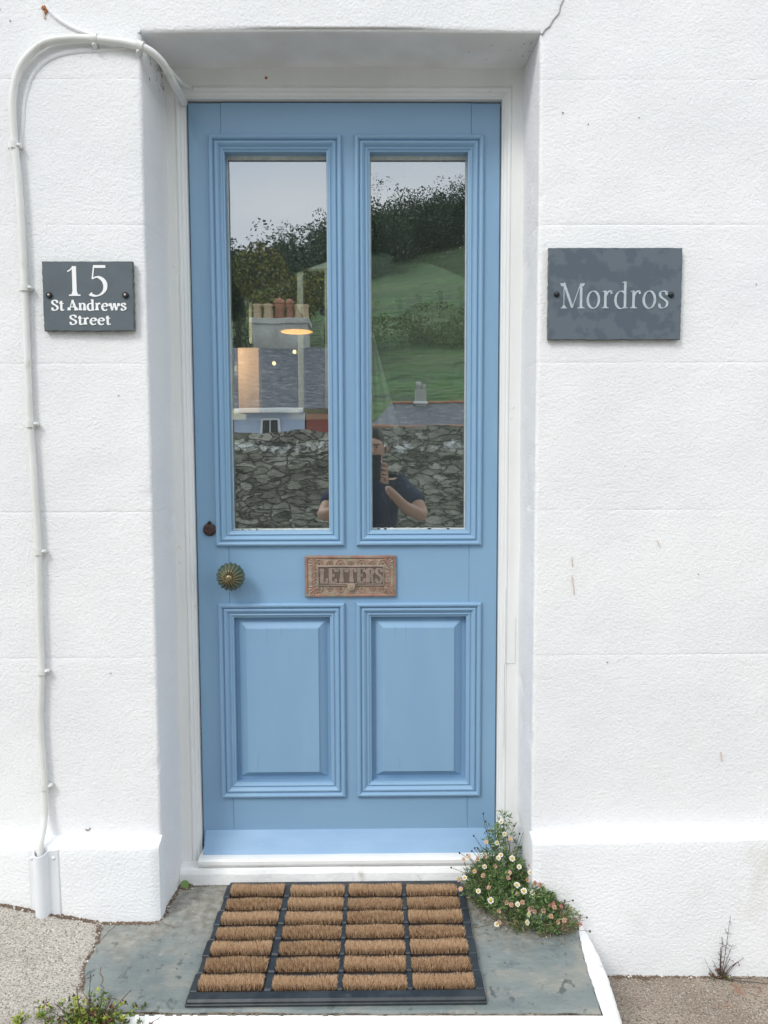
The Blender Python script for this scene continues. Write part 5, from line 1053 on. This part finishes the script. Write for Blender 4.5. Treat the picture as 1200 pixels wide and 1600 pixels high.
tree((-8.6, -44, hz(-8, 44)), 2.4, 6.0, M['tleaf'], 'dark tree beyond the cottage roof, mirrored in the glass', seed=2)
tree((-3.0, -46, hz(-3, 46)), 2.2, 5.6, M['tleaf'], 'dark round tree above the cottage gable, mirrored in the glass', seed=3)
tree((2.9, -46, hz(3, 46) - 2.4), 4.4, 4.9, M['bleaf'], 'broad olive bush in the middle of the green field, mirrored in the glass', seed=4, ls=.10, n=12000, limbs=0)

# ------------------------------------------------------------------ the photographer
per = empty('person', (0, -2.3, -.19)); tag(per, 'kneeling person in navy T-shirt holding a phone up, mirrored in the glass', 'person')
def skin_mesh(name, verts, edges, m, parent, inv, lv=2, root=0):
    me = bpy.data.meshes.new(name); me.from_pydata([v[0] for v in verts], edges, []); me.materials.append(m)
    o = bpy.data.objects.new(name, me); COL.objects.link(o)
    md = o.modifiers.new('skin', 'SKIN'); md.use_smooth_shade = True; sv = me.skin_vertices[0].data
    for i, v in enumerate(verts): rr_ = v[1] if isinstance(v[1], tuple) else (v[1], v[1]); sv[i].radius = rr_
    for i in range(len(verts)): sv[i].use_root = (i == root)
    s_ = o.modifiers.new('sub', 'SUBSURF'); s_.levels = lv; s_.render_levels = lv
    o.parent = parent; o.matrix_parent_inverse = inv; return o
PI_ = Matrix.Translation((0, 2.3, .19))
B = [((-.02, -2.42, .42), (.14, .11)), ((-.02, -2.40, .58), (.125, .10)), ((-.02, -2.36, .76), (.14, .10)), ((-.025, -2.33, .92), (.15, .10)), ((-.03, -2.31, 1.00), (.085, .08)), ((-.03, -2.29, 1.07), (.052, .055)),
     ((-.03, -2.265, 1.14), (.070, .085)), ((-.03, -2.265, 1.21), (.076, .095)), ((-.03, -2.275, 1.27), (.060, .075)),
     ((.14, -2.32, .975), (.060, .060)), ((.225, -2.27, .90), .048), ((.275, -2.15, .80), .043), ((.17, -2.02, .86), .036), ((.075, -1.905, .955), .026), ((.055, -1.875, .985), (.030, .018)),
     ((-.20, -2.32, .975), (.060, .060)), ((-.285, -2.27, .90), .048), ((-.325, -2.15, .80), .043), ((-.22, -2.02, .86), .036), ((-.115, -1.905, .955), .026), ((-.095, -1.875, .985), (.030, .018)),
     ((.09, -2.40, .38), .095), ((.16, -2.10, .42), .075), ((.17, -2.02, .36), .062), ((.17, -2.06, .10), .052), ((.17, -2.10, -.13), .042), ((.175, -1.98, -.155), .036),
     ((-.13, -2.42, .36), .095), ((-.16, -2.28, .06), .078), ((-.16, -2.22, -.10), .062), ((-.16, -2.42, -.12), .052), ((-.16, -2.62, -.13), .042), ((-.16, -2.72, -.13), .035)]
Ed = [(0, 1), (1, 2), (2, 3), (3, 4), (4, 5), (5, 6), (6, 7), (7, 8), (3, 9), (9, 10), (10, 11), (11, 12), (12, 13), (13, 14), (3, 15), (15, 16), (16, 17), (17, 18), (18, 19), (19, 20), (0, 21), (21, 22), (22, 23), (23, 24), (24, 25), (25, 26), (0, 27), (27, 28), (28, 29), (29, 30), (30, 31), (31, 32)]
body = skin_mesh('body', B, Ed, M['skin'], per, PI_)
g = lambda i, s: (B[i][0], tuple(q_ * s for q_ in (B[i][1] if isinstance(B[i][1], tuple) else (B[i][1],) * 2)))
skin_mesh('tshirt', [g(0, 1.12), g(1, 1.14), g(2, 1.14), g(3, 1.10), ((-.03, -2.31, .995), (.095, .09)), g(9, 1.28), g(10, 1.32), ((.25, -2.21, .86), .066), g(15, 1.28), g(16, 1.32), ((-.305, -2.21, .86), .066)], [(0, 1), (1, 2), (2, 3), (3, 4), (3, 5), (5, 6), (6, 7), (3, 8), (8, 9), (9, 10)], M['shirt'], per, PI_)
skin_mesh('trousers', [((-.02, -2.42, .44), (.16, .125)), g(21, 1.12), g(22, 1.14), g(23, 1.15), g(24, 1.15), g(25, 1.2), g(27, 1.12), g(28, 1.12), g(29, 1.15), g(30, 1.15), g(31, 1.2)], [(0, 1), (1, 2), (2, 3), (3, 4), (4, 5), (0, 6), (6, 7), (7, 8), (8, 9), (9, 10)], M['jeans'], per, PI_)
skin_mesh('hair', [((-.03, -2.315, 1.17), (.060, .05)), ((-.03, -2.305, 1.235), (.080, .085)), ((-.03, -2.27, 1.285), (.072, .085)), ((-.03, -2.225, 1.285), (.055, .035))], [(0, 1), (1, 2), (2, 3)], M['hair'], per, PI_)
# face and fingers
k = MB(); k.tube([(-.03, -2.168, 1.205), (-.03, -2.155, 1.175), (-.03, -2.172, 1.165)], [.010, .015, .012], 8)
for s_ in (-1, 1): k.tube([(-.03 + s_ * .028, -2.18, 1.212), (-.03 + s_ * .028, -2.169, 1.212)], [.005, .004], 8, 1); k.tube([(-.03 + s_ * .012, -2.172, 1.224), (-.03 + s_ * .044, -2.180, 1.226)], .0045, 6, 1); k.tube([(-.03 + s_ * .078, -2.28, 1.215), (-.03 + s_ * .086, -2.285, 1.20), (-.03 + s_ * .078, -2.275, 1.175)], [.008, .013, .007], 7)
k.tube([(-.052, -2.176, 1.145), (-.03, -2.168, 1.144), (-.008, -2.176, 1.145)], [.003, .006, .003], 6, 2)
o = k.build('face', [M['skin'], M['hair'], M['petald']]); o.parent = per; o.matrix_parent_inverse = PI_
# phone lens at the camera: the body of the phone hangs just behind and below it
ph = MB(); ph.box(-.052, .022, -1.818, -1.8095, 1.026, 1.166, 0, .003); ph.lathe([(.010, -1.809), (.010, -1.8075), (.006, -1.807)][::-1], 16, 0, c=(-.0, 0, 1.150))
o = ph.build('phone', M['phone']); tag(o, 'black phone held upright in both hands in front of the face, mirrored in the glass', 'phone')
for s_, hx in ((1, .05), (-1, -.085)):
    wx = .055 if s_ > 0 else -.095; wrist = Vector((wx, -1.875, .985)); edge = .024 if s_ > 0 else -.054
    V = [(tuple(wrist), .018)]; E2 = []
    for f, (zt_, ln) in enumerate(((1.115, .9), (1.090, 1.0), (1.066, .95), (1.044, .8))):
        kx = edge + s_ * .024; a = len(V)
        V += [((wx + (kx - wx) * .55, -1.862, .985 + (zt_ - .985) * .55), .0105), ((kx, -1.842, zt_ - .004), .0092), ((edge + s_ * .010, -1.824, zt_), .0085), ((edge - s_ * .010, -1.8275, zt_ + .003), .0072)]
        E2 += [(0, a), (a, a + 1), (a + 1, a + 2), (a + 2, a + 3)]
    a = len(V); V += [((wx - s_ * .006, -1.868, 1.008), .0125), ((edge + s_ * .002, -1.842, 1.022), .0105), ((edge - s_ * .014, -1.830, 1.040), .009)]; E2 += [(0, a), (a, a + 1), (a + 1, a + 2)]
    skin_mesh('hand', V, E2, M['skin'], per, PI_, 2)
for (x, y, z) in ((.175, -2.02, -.155), (-.16, -2.68, -.13)):
    k = MB(); k.box(x - .048, x + .048, y - .12, y + .14, z - .035, z + .05, 0, .025); o = k.build('shoe', M['shoe']); o.parent = per; o.matrix_parent_inverse = PI_
